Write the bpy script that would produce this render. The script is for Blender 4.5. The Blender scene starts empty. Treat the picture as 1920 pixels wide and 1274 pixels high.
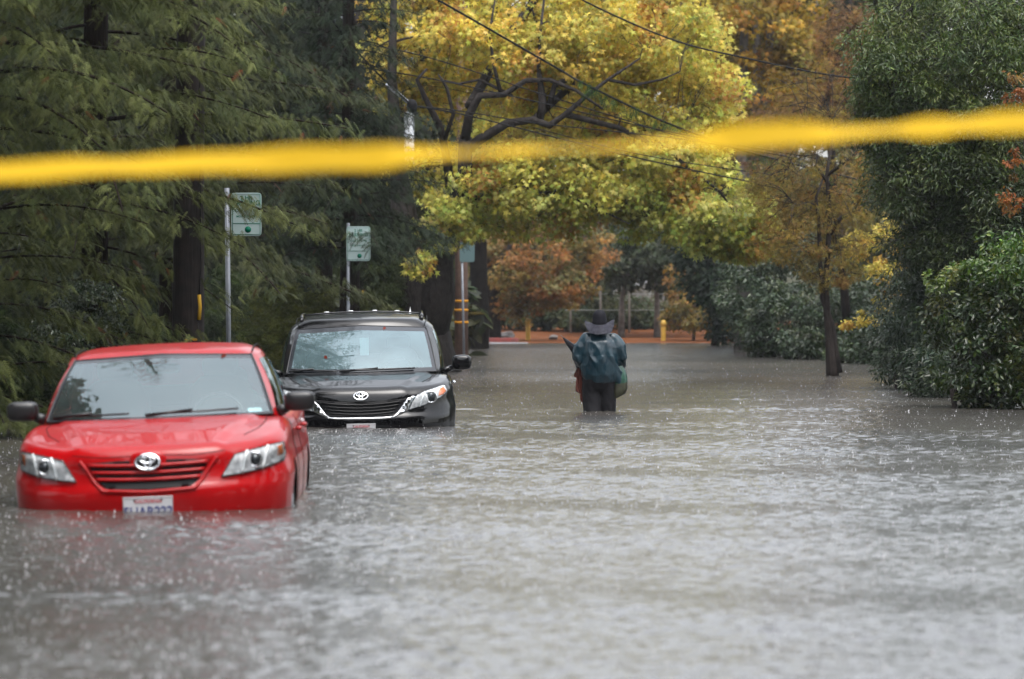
import bpy, bmesh, math, random
import numpy as np
from mathutils import Vector, Matrix
from mathutils.bvhtree import BVHTree
R = math.radians
SC = bpy.context.scene
COL = SC.collection
random.seed(7)
RNG = np.random.default_rng(11)
F, CX, HY, CH = 8000.0, 960.0, 570.0, 1.353      # focal length in photo pixels, horizon row, eye height over the water
def WX(px, d): return (px-CX)/F*d
def WZ(py, d): return CH+(HY-py)/F*d
GROUND = -0.5
ALB = np.array([.72, .70, .55])

# ------------------------------------------------------------------ materials
MATS = {}
def nodes(name):
    m = bpy.data.materials.new(name); m.use_nodes = True
    nt = m.node_tree
    return m, nt, nt.nodes['Principled BSDF'], nt.nodes['Material Output']
def mat(name, col, rough=.5, metal=0., spec=.5, coat=0., noise=None, bump=None, **kw):
    m, nt, b, out = nodes(name)
    b.inputs['Base Color'].default_value = (*col, 1); b.inputs['Roughness'].default_value = rough
    b.inputs['Metallic'].default_value = metal; b.inputs['Specular IOR Level'].default_value = spec
    b.inputs['Coat Weight'].default_value = coat; b.inputs['Coat Roughness'].default_value = .02
    tc = nt.nodes.new('ShaderNodeTexCoord')
    if noise:
        col2, sc = noise
        n = nt.nodes.new('ShaderNodeTexNoise'); n.inputs['Scale'].default_value = sc; n.inputs['Detail'].default_value = 6
        nt.links.new(tc.outputs['Object'], n.inputs['Vector'])
        r = nt.nodes.new('ShaderNodeValToRGB'); r.color_ramp.elements[0].position = .35; r.color_ramp.elements[1].position = .68
        r.color_ramp.elements[0].color = (*col, 1); r.color_ramp.elements[1].color = (*col2, 1)
        nt.links.new(n.outputs['Fac'], r.inputs['Fac']); nt.links.new(r.outputs['Color'], b.inputs['Base Color'])
    if bump:
        sc, st, dist = bump
        n = nt.nodes.new('ShaderNodeTexNoise'); n.inputs['Scale'].default_value = sc; n.inputs['Detail'].default_value = 5
        mp = nt.nodes.new('ShaderNodeMapping'); mp.inputs['Scale'].default_value = kw.get('bscale', (1, 1, 1))
        nt.links.new(tc.outputs['Object'], mp.inputs['Vector']); nt.links.new(mp.outputs['Vector'], n.inputs['Vector'])
        bp = nt.nodes.new('ShaderNodeBump'); bp.inputs['Strength'].default_value = st; bp.inputs['Distance'].default_value = dist
        nt.links.new(n.outputs['Fac'], bp.inputs['Height']); nt.links.new(bp.outputs['Normal'], b.inputs['Normal'])
    MATS[name] = m
    return m
def foliage_mat(name, rough=.42, transl=.35, spec=.5):
    m, nt, b, out = nodes(name)
    a = nt.nodes.new('ShaderNodeAttribute'); a.attribute_name = 'tint'
    nt.links.new(a.outputs['Color'], b.inputs['Base Color'])
    b.inputs['Roughness'].default_value = rough; b.inputs['Specular IOR Level'].default_value = spec
    t = nt.nodes.new('ShaderNodeBsdfTranslucent'); nt.links.new(a.outputs['Color'], t.inputs['Color'])
    mx = nt.nodes.new('ShaderNodeMixShader'); mx.inputs['Fac'].default_value = transl
    nt.links.new(b.outputs['BSDF'], mx.inputs[1]); nt.links.new(t.outputs['BSDF'], mx.inputs[2])
    nt.links.new(mx.outputs['Shader'], out.inputs['Surface'])
    MATS[name] = m
    return m
def glass_mat(name, tint, refl, rough=.01, ior=1.5, fog=0., fogcol=(.55, .64, .66)):
    m, nt, b, out = nodes(name); nt.nodes.remove(b)
    t = nt.nodes.new('ShaderNodeBsdfTransparent'); t.inputs['Color'].default_value = (*tint, 1)
    g = nt.nodes.new('ShaderNodeBsdfGlossy'); g.inputs['Roughness'].default_value = rough
    g.inputs['Color'].default_value = (.80, .92, .95, 1)
    fr = nt.nodes.new('ShaderNodeFresnel'); fr.inputs['IOR'].default_value = ior
    ad = nt.nodes.new('ShaderNodeMath'); ad.operation = 'ADD'; ad.inputs[1].default_value = refl; ad.use_clamp = True
    mx = nt.nodes.new('ShaderNodeMixShader')
    nt.links.new(fr.outputs['Fac'], ad.inputs[0]); nt.links.new(ad.outputs[0], mx.inputs['Fac'])
    nt.links.new(t.outputs['BSDF'], mx.inputs[1]); nt.links.new(g.outputs['BSDF'], mx.inputs[2])
    if fog:   # condensation on the inside of the pane, its paleness also standing in for reflected sky
        df = nt.nodes.new('ShaderNodeBsdfDiffuse'); df.inputs['Color'].default_value = (*fogcol, 1)
        tc = nt.nodes.new('ShaderNodeTexCoord'); nz = nt.nodes.new('ShaderNodeTexNoise'); nz.inputs['Scale'].default_value = 3.; nz.inputs['Detail'].default_value = 4
        nt.links.new(tc.outputs['Object'], nz.inputs['Vector'])
        mr = nt.nodes.new('ShaderNodeMapRange'); mr.inputs['From Min'].default_value = .3; mr.inputs['From Max'].default_value = .7; mr.inputs['To Min'].default_value = fog*.55; mr.inputs['To Max'].default_value = fog
        nt.links.new(nz.outputs['Fac'], mr.inputs['Value'])
        m2 = nt.nodes.new('ShaderNodeMixShader'); nt.links.new(mr.outputs['Result'], m2.inputs['Fac']); nt.links.new(t.outputs['BSDF'], m2.inputs[1]); nt.links.new(df.outputs['BSDF'], m2.inputs[2])
        nt.links.new(m2.outputs['Shader'], mx.inputs[1])
    nt.links.new(mx.outputs['Shader'], out.inputs['Surface'])
    MATS[name] = m
    return m

mat('red_paint', (.32, .0015, .003), .35, 0, .1, .42, noise=((.28, .001, .002), 3), bump=(55, .25, .0016))
mat('black_paint', (.0015, .0015, .002), .3, 0, .05, .65)
mat('black_plastic', (.012, .012, .013), .35)
mat('matt_black', (.006, .006, .006), .8, spec=.2)
mat('grille_black', (.004, .004, .005), .6, spec=.2)
mat('frit', (.02, .022, .026), .12, spec=.5)
mat('tyre_rubber', (.015, .015, .015), .8)
mat('chrome', (.82, .83, .85), .09, 1.)
mat('alloy', (.45, .46, .48), .3, 1.)
mat('lamp_silver', (.62, .63, .64), .25, .0, noise=((.30, .31, .32), 26))
mat('lamp_white', (.78, .80, .80), .2, .3)
mat('amber', (.62, .16, .04), .2, 0, .5, 1.)
mat('lamp_dark', (.05, .055, .06), .12, .6)
mat('seat_grey', (.20, .215, .215), .8)
mat('dash_grey', (.16, .18, .18), .6)
mat('trim_dark', (.03, .032, .034), .6)
mat('plate_white', (.48, .48, .50), .4)
mat('plate_blue', (.02, .03, .16), .5)
mat('plate_red', (.45, .05, .06), .5)
mat('tag_blue', (.45, .68, .74), .5)
glass_mat('windshield_glass', (.80, .88, .86), .10, .015, 1.5, .08, (.42, .56, .54))
glass_mat('van_glass', (.50, .58, .58), .10, .012, 1.5, .24, (.30, .46, .50))
glass_mat('side_glass', (.10, .13, .13), .06, .01, 1.5)
glass_mat('lamp_glass', (1, 1, 1), .015, .01, 1.2)
mat('bark_dark', (.012, .009, .008), .8, spec=.15, noise=((.026, .020, .017), 5), bump=(22, .9, .05), bscale=(1, 1, .15))
mat('bark_redwood', (.010, .007, .006), .85, spec=.1, noise=((.020, .013, .010), 4), bump=(26, 1., .05), bscale=(1, 1, .1))
mat('bark_grey', (.16, .145, .13), .75, noise=((.07, .06, .055), 6), bump=(14, .6, .03), bscale=(1, 1, .3))
mat('bark_sycamore', (.014, .011, .010), .7, spec=.15, noise=((.030, .025, .022), 9), bump=(16, .8, .05), bscale=(1, 1, .4))
mat('limb_brown', (.035, .026, .024), .55, noise=((.12, .105, .10), 9), bump=(14, .6, .02))
mat('pole_wood', (.009, .007, .0065), .8, spec=.2, noise=((.018, .013, .011), 7), bump=(30, .8, .02), bscale=(1, 1, .06))
mat('pole_brown', (.060, .032, .022), .75, noise=((.10, .055, .038), 7), bump=(30, .8, .02), bscale=(1, 1, .06))
mat('galvanised', (.16, .17, .185), .45, .35, noise=((.11, .12, .14), 9))
mat('lamp_post_grey', (.42, .44, .47), .4, .2)
mat('yellow_plastic', (.42, .24, .02), .5, spec=.1)
mat('yellow_band', (.36, .16, .012), .5, spec=.1)
mat('sign_white', (.27, .34, .33), .35, spec=.2)
mat('sign_faded', (.08, .13, .135), .4)
mat('sign_green', (.003, .10, .06), .4, spec=.1)
mat('bollard_yellow', (.55, .33, .04), .6, noise=((.42, .25, .04), 8))
mat('rock_grey', (.22, .20, .19), .8, noise=((.12, .11, .105), 4), bump=(9, .8, .05))
mat('kerb_red', (.20, .03, .025), .7, noise=((.13, .035, .03), 6))
mat('wire_black', (.008, .008, .009), .6, spec=.1)
mat('fence_grey', (.24, .24, .22), .7)
mat('wood_post', (.22, .19, .16), .8)
mat('van_white', (.34, .34, .34), .4)
mat('tape_yellow', (.45, .28, .010), .5, spec=.05)
mat('jacket_teal', (.0012, .021, .032), .32, 0, .4, .2, noise=((.001, .012, .020), 9), bump=(30, .5, .01), bscale=(1.6, 1, .5))
mat('hat_black', (.008, .008, .011), .7, spec=.1)
mat('brim_grey', (.030, .030, .040), .6, spec=.1, noise=((.012, .012, .018), 30))
mat('trousers_black', (.005, .005, .006), .6, spec=.15, noise=((.010, .009, .011), 12))
mat('cloth_red', (.10, .022, .012), .6)
mat('bag_green', (.002, .018, .011), .3, noise=((.015, .07, .045), 26))
mat('bag_brown', (.016, .012, .006), .6, noise=((.03, .035, .012), 18))
mat('umbrella_black', (.015, .016, .022), .45)
mat('skin', (.28, .15, .10), .6)
mat('hair_dark', (.02, .014, .01), .7)
mat('leaf_red', (.11, .02, .012), .5, spec=.1)
foliage_mat('leaves', .5, .48, .25)
foliage_mat('glossy_leaves', .28, .3, .35)
foliage_mat('needles', .6, .25, .15)

# ------------------------------------------------------------------ object helpers
def tag(o, label=None, cat=None, group=None, kind=None):
    if label: o['label'] = label
    if cat: o['category'] = cat
    if group: o['group'] = group
    if kind: o['kind'] = kind
    return o
def empty(name, loc=(0, 0, 0), rot=(0, 0, 0)):
    o = bpy.data.objects.new(name, None); COL.objects.link(o); o.location = loc; o.rotation_euler = rot
    o.empty_display_size = .1
    return o
def mesh_obj(name, me, parent=None):
    o = bpy.data.objects.new(name, me); COL.objects.link(o)
    if parent: o.parent = parent
    return o
class MB:
    def __init__(s): s.v = []; s.f = []; s.m = []
    def add(s, vs, fs, mi=0):
        b = len(s.v); s.v += [tuple(v) for v in vs]; s.f += [tuple(i+b for i in f) for f in fs]; s.m += [mi]*len(fs)
        return s
    def box(s, c, h, M=None, mi=0):
        vs = []
        for dx in (-1, 1):
            for dy in (-1, 1):
                for dz in (-1, 1):
                    p = Vector((dx*h[0], dy*h[1], dz*h[2]))
                    if M: p = M @ p
                    vs.append(p+Vector(c))
        return s.add(vs, [(0, 1, 3, 2), (4, 6, 7, 5), (0, 4, 5, 1), (2, 3, 7, 6), (0, 2, 6, 4), (1, 5, 7, 3)], mi)
    def rbox(s, c, h, r=.25, n=8, e=4., mi=0, M=None):
        # superellipsoid box
        vs = []; fs = []; nu, nv = 4*n, 2*n
        sp = lambda a, p: math.copysign(abs(a)**p, a)
        for j in range(nv+1):
            ph = -math.pi/2+math.pi*j/nv
            for i in range(nu):
                th = 2*math.pi*i/nu
                p = Vector((h[0]*sp(math.cos(ph), 2/e)*sp(math.cos(th), 2/e), h[1]*sp(math.cos(ph), 2/e)*sp(math.sin(th), 2/e), h[2]*sp(math.sin(ph), 2/e)))
                if M: p = M @ p
                vs.append(p+Vector(c))
        for j in range(nv):
            for i in range(nu):
                a = j*nu+i; b = j*nu+(i+1) % nu
                fs.append((a, b, b+nu, a+nu))
        return s.add(vs, fs, mi)
    def tube(s, pts, rad, n=8, mi=0, caps=True, ref=None):
        pts = [Vector(p) for p in pts]
        if not hasattr(rad, '__len__'): rad = [rad]*len(pts)
        t0 = (pts[1]-pts[0]).normalized()
        up = Vector(ref) if ref else (Vector((0, 0, 1)) if abs(t0.z) < .9 else Vector((1, 0, 0)))
        vs = []; fs = []; a = None
        for i, p in enumerate(pts):
            t = (pts[min(i+1, len(pts)-1)]-pts[max(i-1, 0)])
            if t.length < 1e-9: t = t0
            t.normalize()
            if a is None: a = (up-t*up.dot(t)).normalized()
            else:
                a = a-t*a.dot(t); a.normalize()
            b = t.cross(a)
            r = rad[i]; r = (r, r) if not hasattr(r, '__len__') else r
            for k in range(n):
                th = 2*math.pi*k/n
                vs.append(p+a*math.cos(th)*r[0]+b*math.sin(th)*r[1])
        for i in range(len(pts)-1):
            for k in range(n):
                q = i*n+k; w = i*n+(k+1) % n
                fs.append((q, w, w+n, q+n))
        if caps:
            fs.append(tuple(range(n-1, -1, -1))); fs.append(tuple(range((len(pts)-1)*n, len(pts)*n)))
        return s.add(vs, fs, mi)
    def lathe(s, prof, c=(0, 0, 0), n=16, mi=0, M=None):
        vs = []; fs = []
        for (r, z) in prof:
            for k in range(n):
                th = 2*math.pi*k/n
                p = Vector((r*math.cos(th), r*math.sin(th), z))
                if M: p = M @ p
                vs.append(p+Vector(c))
        for i in range(len(prof)-1):
            for k in range(n):
                q = i*n+k; w = i*n+(k+1) % n
                fs.append((q, w, w+n, q+n))
        return s.add(vs, fs, mi)
    def grid(s, P, closed_u=False, mi=0, mask=None, mifun=None):
        # P: rows of points
        nr, nc = len(P), len(P[0]); b = len(s.v)
        for r in P: s.v += [tuple(p) for p in r]
        for j in range(nr-1):
            for i in range(nc if closed_u else nc-1):
                k = (i+1) % nc
                q = (b+j*nc+i, b+j*nc+k, b+(j+1)*nc+k, b+(j+1)*nc+i)
                if mask:
                    c = [sum(s.v[z][d] for z in q)/4 for d in range(3)]
                    if mask(c, i, j): continue
                s.f.append(q); s.m.append(mifun(i, j) if mifun else mi)
        return s
    def build(s, name, mats, parent=None, smooth=True, clean=False):
        me = bpy.data.meshes.new(name); me.from_pydata(s.v, [], s.f); 
        if not isinstance(mats, (list, tuple)): mats = [mats]
        for m in mats: me.materials.append(MATS[m] if isinstance(m, str) else m)
        me.polygons.foreach_set('material_index', s.m)
        me.polygons.foreach_set('use_smooth', [smooth]*len(s.f))
        if clean:
            bm = bmesh.new(); bm.from_mesh(me); bmesh.ops.remove_doubles(bm, verts=bm.verts, dist=1e-5)
            bmesh.ops.recalc_face_normals(bm, faces=bm.faces); bm.to_mesh(me); bm.free()
        me.update()
        return mesh_obj(name, me, parent)
def text_mesh(name, txt, size, m, parent, loc, rot=(R(90), 0, 0), ext=.001, align='CENTER', shear=0, sx=1.):
    cu = bpy.data.curves.new(name, 'FONT'); cu.body = txt; cu.size = size; cu.extrude = ext; cu.align_x = align; cu.shear = shear
    cu.offset = size*.018
    t = bpy.data.objects.new(name+'_tmp', cu); COL.objects.link(t)
    bpy.context.view_layer.update()
    me = bpy.data.meshes.new_from_object(t.evaluated_get(bpy.context.evaluated_depsgraph_get()))
    bpy.data.objects.remove(t); bpy.data.curves.remove(cu)
    me.name = name; me.materials.clear(); me.materials.append(MATS[m])
    o = mesh_obj(name, me, parent); o.location = loc; o.rotation_euler = rot; o.scale = (sx, 1, 1)
    return o
def interp(pts, x, smooth=True):
    if x <= pts[0][0]: return pts[0][1]
    for (a, b), (c, d) in zip(pts, pts[1:]):
        if x <= c:
            t = (x-a)/(c-a)
            return b+(d-b)*t
    return pts[-1][1]
def cr(pts, n):
    """Catmull-Rom through pts, n points per span."""
    P = [Vector(p) for p in pts]; P = [P[0]*2-P[1]]+P+[P[-1]*2-P[-2]]; out = []
    for i in range(1, len(P)-2):
        for k in range(n):
            t = k/n; a, b, c, d = P[i-1], P[i], P[i+1], P[i+2]
            out.append(.5*((2*b)+(c-a)*t+(2*a-5*b+4*c-d)*t*t+(3*b-a-3*c+d)*t**3))
    out.append(P[-2].copy()); return out

# ------------------------------------------------------------------ foliage (numpy)
def tpl(verts, faces): return np.array(verts, float), [tuple(f) for f in faces]
def maple_leaf():
    ang = [-90, -60, -22, 2, 36, 62, 90, 118, 144, 178, 202, 240]
    rad = [.14, .20, .46, .20, .58, .22, .68, .22, .58, .20, .46, .20]
    v = [(0, 0, 0)]+[(r*math.cos(R(a)), r*math.sin(R(a)), -.18*r*abs(math.cos(R(a)))*1.2) for a, r in zip(ang, rad)]
    return tpl(v, [(0, i+1, (i+1) % 12+1) for i in range(12)])
def oval_leaf(w=.5):
    return tpl([(0, -.5, 0), (w*.42, -.1, .05), (w*.36, .22, .04), (0, .5, -.06), (-w*.36, .22, .04), (-w*.42, -.1, .05), (0, 0, -.03)],
               [(0, 1, 6), (1, 2, 6), (2, 3, 6), (3, 4, 6), (4, 5, 6), (5, 0, 6)])
def twig(n=5, w=.34):
    V = []; Fc = []
    for k in range(n):
        y = -.5+k/n*.75; s = 1 if k % 2 else -1; b = len(V); L = .42
        a = R(52) if k < n-1 else R(8)
        dx, dy = s*math.sin(a), math.cos(a)
        V += [(0, y, 0), (dx*L*.5-dy*L*w*.5, y+dy*L*.5+dx*L*w*.5*1, .03), (dx*L, y+dy*L, -.07), (dx*L*.5+dy*L*w*.5, y+dy*L*.5-dx*L*w*.5, .03)]
        Fc += [(b, b+1, b+2), (b, b+2, b+3)]
    return tpl(V, Fc)
def spray(n=8):
    """flat drooping conifer spray: a stem along +y with two rows of slender needles"""
    V = [(-.012, -.5, 0), (.012, -.5, 0), (0, .5, -.22)]; Fc = [(0, 1, 2)]
    for k in range(n):
        t = (k+.4)/n; y = -.5+t; z = -.22*t*t; L = .36*(1-.55*abs(t-.35)-.25*t)
        for s in (-1, 1):
            b = len(V)
            V += [(0, y-.03, z), (s*L*.86, y+L*.52, z-.05-.04*t), (0, y+.045, z)]
            Fc += [(b, b+1, b+2)]
    b = len(V); V += [(-.02, .42, -.17), (.02, .42, -.17), (0, .62, -.28)]; Fc += [(b, b+1, b+2)]
    return tpl(V, Fc)
T_MAPLE, T_OVAL, T_NARROW, T_TWIG, T_SPRAY, T_TWIGN, T_FIVE = maple_leaf(), oval_leaf(.55), oval_leaf(.28), twig(5), spray(8), twig(7, .22), spray(5)
def scatter(name, T, P, D, N, S, C, material, parent=None):
    """P positions, D direction of the leaf's long axis, N rough normals, S sizes, C colours (n,3)"""
    V, Fc = T; n = len(P); k = len(V)
    D = D/np.linalg.norm(D, axis=1, keepdims=True)
    X = np.cross(D, N); X /= np.linalg.norm(X, axis=1, keepdims=True)+1e-9
    Z = np.cross(X, D)
    co = P[:, None, :]+S[:, None, None]*(V[None, :, 0:1]*X[:, None, :]+V[None, :, 1:2]*D[:, None, :]+V[None, :, 2:3]*Z[:, None, :])
    fa = np.array(Fc, np.int32); m = fa.shape[1]
    idx = (fa[None]+(np.arange(n, dtype=np.int32)*k)[:, None, None]).reshape(-1)
    me = bpy.data.meshes.new(name)
    me.vertices.add(n*k); me.vertices.foreach_set('co', co.astype(np.float32).ravel())
    me.loops.add(len(idx)); me.loops.foreach_set('vertex_index', idx)
    nf = n*len(Fc); me.polygons.add(nf); me.polygons.foreach_set('loop_start', np.arange(nf, dtype=np.int32)*m)
    me.update(calc_edges=True)
    at = me.attributes.new('tint', 'FLOAT_COLOR', 'POINT')
    cc = np.ones((n, k, 4), np.float32); cc[:, :, :3] = C[:, None, :]
    at.data.foreach_set('color', cc.ravel())
    me.materials.append(MATS[material])
    return mesh_obj(name, me, parent)
def unit(n):
    v = RNG.normal(size=(n, 3)); return v/np.linalg.norm(v, axis=1, keepdims=True)
def palette(cols, w, n):
    cols = np.array(cols, float); w = np.array(w, float)/sum(w)
    return cols[RNG.choice(len(cols), n, p=w)]
def clumps_in(ells, shell=.45):
    """ells: (x,y,z,rx,ry,rz,count,clump_radius)"""
    out = []
    for (x, y, z, rx, ry, rz, n, cr_) in ells:
        u = unit(n); r = (RNG.uniform(shell**3, 1, n))**(1/3)
        p = u*r[:, None]*np.array([rx, ry, rz])+np.array([x, y, z])
        out.append(np.column_stack([p, cr_*RNG.uniform(.65, 1.25, n)]))
    return np.concatenate(out)
def leafy(name, clumps, per, T, size, cols, w, material, parent=None, jit=.22, droop=.5, up=.8, flat=.75, colfun=None, clumpmix=.65, out_c=None):
    n = len(clumps)*per
    ci = np.repeat(np.arange(len(clumps)), per)
    c = clumps[ci]
    off = unit(n)*(RNG.uniform(0, 1, n)**.45)[:, None]
    P = c[:, :3]+off*c[:, 3:4]*np.array([1.15, 1.15, flat])
    D = off*np.array([1, 1, .6])+RNG.normal(scale=.45, size=(n, 3)); D[:, 2] -= droop
    N = RNG.normal(scale=.55, size=(n, 3)); N[:, 2] += up; N[:, 1] -= .35
    cc = palette(cols, w, len(clumps))[ci]; ll = palette(cols, w, n)
    C = cc*clumpmix+ll*(1-clumpmix)
    C = C*(1+RNG.normal(scale=jit, size=(n, 1)))*(1+RNG.normal(scale=jit*.25, size=(n, 3)))
    C = C*(1+RNG.normal(scale=.18, size=(len(clumps), 1)))[ci]
    if colfun is not None: C = colfun(P, C)
    C = np.clip(C*ALB, .003, .85)
    S = size*RNG.uniform(.6, 1.3, n)
    return scatter(name, T, P, D, N, S, C, material, parent)
def limbs(name, starts, targets, r0, material, parent, sag=.12, wob=.08, rmin=.008, nseg=4, trunk=None, lim=None):
    """grow curved limbs from existing wood to every target point; one mesh for the trunk and its limbs"""
    mb = MB()
    nodes_ = []       # (pos, radius)
    for pts, rr in starts:
        mb.tube(pts, rr, 12)
        for k in range(len(pts)-1):
            for q in range(3):
                t = q/3; a, b = Vector(pts[k]), Vector(pts[k+1])
                nodes_.append((a.lerp(b, t), rr[k]*(1-t)+rr[k+1]*t))
        nodes_.append((Vector(pts[-1]), rr[-1]))
    base = nodes_[0][0]
    tg = [Vector(t[:3]) for t in targets]
    tg.sort(key=lambda t: min((t-nn[0]).length for nn in nodes_[::2]))
    if lim: tg = tg[:lim]
    for t in tg:
        best, bd = None, 1e9
        for (p, r) in nodes_:
            d = (t-p).length + (3.0*(p.z-t.z) if p.z > t.z+.6 else 0)
            if d < bd and r > rmin*1.05: bd, best = d, (p, r)
        if best is None: continue
        p, r = best; L = (t-p).length
        if L < .15: continue
        ra = min(r*.62, .012+.028*L); rb = rmin
        m1 = p.lerp(t, .4)+Vector((random.gauss(0, wob)*L, random.gauss(0, wob)*L, random.gauss(.05, wob)*L+sag*L))
        pts = cr([p, m1, t], nseg)
        rr = [ra+(rb-ra)*(i/(len(pts)-1)) for i in range(len(pts))]
        mb.tube(pts, rr, 5, caps=False)
        for q, rq in list(zip(pts, rr))[1:]: nodes_.append((q, rq))
    return mb.build(name, material, parent)
# ------------------------------------------------------------------ vehicles
def sstep(a, b, x):
    t = min(max((x-a)/(b-a), 0), 1); return t*t*(3-2*t)
def build_car(P, loc, yaw, roll, label, name, cat):
    root = empty(name, loc, (0, roll, yaw)); tag(root, label, cat)
    W, L, n1, n2, Lf, Lr = P['W'], P['L'], P['n1'], P['n2'], P['Lf'], P['Lr']
    paint = P['paint']
    # plan outline, right half from nose centre to tail centre
    out = []
    for k in range(44):
        t = (math.pi/2)*(k/44)
        s, c = math.sin(t), math.cos(t)
        out.append((W*s**(2/n1), Lf*(1-c**(2/n2)), 1-k/44.))
    ns = int((L-Lf-Lr)/.03)
    for k in range(ns+1): out.append((W, Lf+(L-Lf-Lr)*k/ns, 0.))
    for k in range(1, 31):
        t = (math.pi/2)*(1-k/30)
        s, c = math.sin(t), math.cos(t)
        out.append((W*s**(2/3.), L-Lr*(1-c**(2/2.4)), -k/30.))
    half = out
    full = [(-x, y, f) for (x, y, f) in half[::-1][:-1]]+half[:-1]     # closed loop
    nc = len(full)
    def nrm(i):
        a, b = full[i-1], full[(i+1) % nc]
        v = Vector((b[0]-a[0], b[1]-a[1])); v.normalize(); return Vector((v.y, -v.x))
    def H(x, y):
        yy = y
        z = interp(P['Hc'], yy)
        q = abs(x)/W
        z -= interp(P['crown'], yy)*q**P.get('cq', 2.4)
        for (xa, xb, wd, hh, y1, y2) in P['creases']:
            if y < y2+.3:
                t = (y-y1)/(y2-y1); xl = xa+(xb-xa)*t
                z += hh*(1-sstep(xl-wd, xl+wd, abs(x)))*sstep(y1-.15, y1+.1, y)
        return z
    rows = []
    zb = P['zb']; nw = 26; nth = 9
    spine = lambda y: min(max(y, P['sp0']), L-.8)
    edge = []
    normals = [nrm(i) for i in range(nc)]
    for i, (x, y, f) in enumerate(full):
        ff = max(f, 0); ins_top = P['y0'][-1][1]*ff+P['side'][-1][1]*(1-ff)
        Rh = P['Rh_f']*sstep(0, .8, ff)+P['Rh_s']*(1-sstep(0, .8, ff))
        nn = normals[i]
        e = (x-nn.x*(ins_top+Rh), y-nn.y*(ins_top+Rh))
        edge.append((e, H(*e), Rh, ins_top))
    for j in range(nw+1):
        row = []
        for i, (x, y, f) in enumerate(full):
            e, zt, Rh, it = edge[i]
            Rv = P['Rv']*(1+.35*max(f, 0))
            z = zb+(zt-Rv-zb)*j/nw
            ff = sstep(0, .75, max(f, 0))
            ins = interp(P['y0'], z)*ff+interp(P['side'], z)*(1-ff)
            # blend to the common inset at the shoulder
            tb = sstep(.72, 1, j/nw); ins = ins*(1-tb)+it*tb
            nn = normals[i]
            row.append((x-nn.x*ins, y-nn.y*ins, z))
        rows.append(row)
    for j in range(1, nth+1):
        th = (math.pi/2)*j/nth; row = []
        for i, (x, y, f) in enumerate(full):
            e, zt, Rh, it = edge[i]; Rv = P['Rv']*(1+.35*max(f, 0)); nn = normals[i]
            ins = it+Rh*(1-math.cos(th))
            row.append((x-nn.x*ins, y-nn.y*ins, zt-Rv+Rv*math.sin(th)))
        rows.append(row)
    for j in range(1, 31):
        t = 1-j/30; row = []
        for i in range(nc):
            (ex, ey) = edge[i][0]
            x = ex*t; y = spine(ey)+(ey-spine(ey))*t
            row.append((x, y, H(x, y)))
        rows.append(row)
    wf, wr, wrad = P['wf'], P['wr'], P['wrad']
    def mask(c, i, j):
        if abs(c[0]) > W*.72:
            for wy in (wf, wr):
                if (c[1]-wy)**2+(c[2]-P['wz'])**2 < wrad**2: return True
        if abs(c[0]) < P['gb'][1][0]-.05 and P['gb'][1][1]+.06 < c[1] < P['gb'][3][1]-.05 and c[2] > .8: return True
        return False
    shell = MB(); shell.grid(rows, closed_u=True)
    bvh = BVHTree.FromPolygons(shell.v, shell.f)
    def front(x, z):
        h = bvh.ray_cast(Vector((x, -3, z)), Vector((0, 1, 0)))
        if h[0] is None or h[0].y > 2: return bvh.find_nearest(Vector((x, .4, z)))[0].y
        return h[0].y
    def top(x, y):
        h = bvh.ray_cast(Vector((x, y, 3)), Vector((0, 0, -1)))
        return h[0].z if h[0] else .9
    def side(y, z, s=1):
        h = bvh.ray_cast(Vector((3*s, y, z)), Vector((-s, 0, 0)))
        return h[0].x if h[0] else W*s
    body = MB(); body.grid(rows, closed_u=True, mask=mask)
    # greenhouse loops -------------------------------------------------
    gb, gt = P['gb'], P['gt']      # corner lists: front centre, front corner, front of side, rear of side, rear corner, rear centre
    segs = P['gsegs']
    def loop(cs, bows):
        pts = []
        for k, (a, b, n_) in enumerate(zip(cs, cs[1:], segs)):
            for q in range(n_):
                t = q/n_
                p = [a[d]+(b[d]-a[d])*t for d in range(3)]
                kind, amt = bows[k]
                if kind == 'arc0': p[1] = a[1]+(b[1]-a[1])*t*t
                if kind == 'arc1': p[1] = b[1]+(a[1]-b[1])*(1-t)**2
                if kind == 'out': p[0] += amt*math.sin(math.pi*t)
                pts.append(p)
        pts.append(list(cs[-1]))
        return pts
    bows = [('arc0', 0), ('', 0), ('out', .02), ('', 0), ('', 0), ('out', .02), ('', 0), ('arc1', 0)]
    bows = (bows+[('', 0)]*9)[:len(segs)]
    lb, lt = loop(gb, bows), loop(gt, bows)
    def sec(i, v, sgn, push=0.):
        a, b = lb[i], lt[i]
        p = [a[d]+(b[d]-a[d])*v for d in range(3)]
        bulge = P['bulge']*math.sin(math.pi*v)
        # outward direction: front = -y +z, sides = +x
        fr = 1 if i <= segs[0] else 0
        re = 1 if i >= len(lb)-1-segs[-1] else 0
        if fr: p[1] -= bulge*.5+push*.6; p[2] += bulge+push*.8
        elif re: p[1] += bulge+push; 
        else: p[0] += bulge*.8+push
        return (p[0]*sgn, p[1], p[2])
    cum = [0]
    for s_ in segs: cum.append(cum[-1]+s_)
    NV = 12
    glass_ranges = P['glass']      # list of (segment index, name, v0, v1)
    def isglass(i, j):
        for (sg, nm) in glass_ranges:
            if cum[sg] <= i < cum[sg+1] and 1 <= j < NV-1 and nm != 'windshield': return True
            if cum[sg] <= i < cum[sg+1] and nm == 'windshield': return True
        return False
    N = len(lb)
    for sgn in (1, -1):
        G = [[sec(i, j/NV, sgn) for i in range(N)] for j in range(NV+1)]
        if sgn < 0: G = [r[::-1] for r in G]
        body.grid(G, mask=(lambda c, i, j, s=sgn: isglass(i if s > 0 else N-2-i, j)))
    # roof
    loopfull = [(-p[0], p[1], p[2]) for p in lt[::-1][:-1]]+lt[:-1]
    rrows = []
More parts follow.
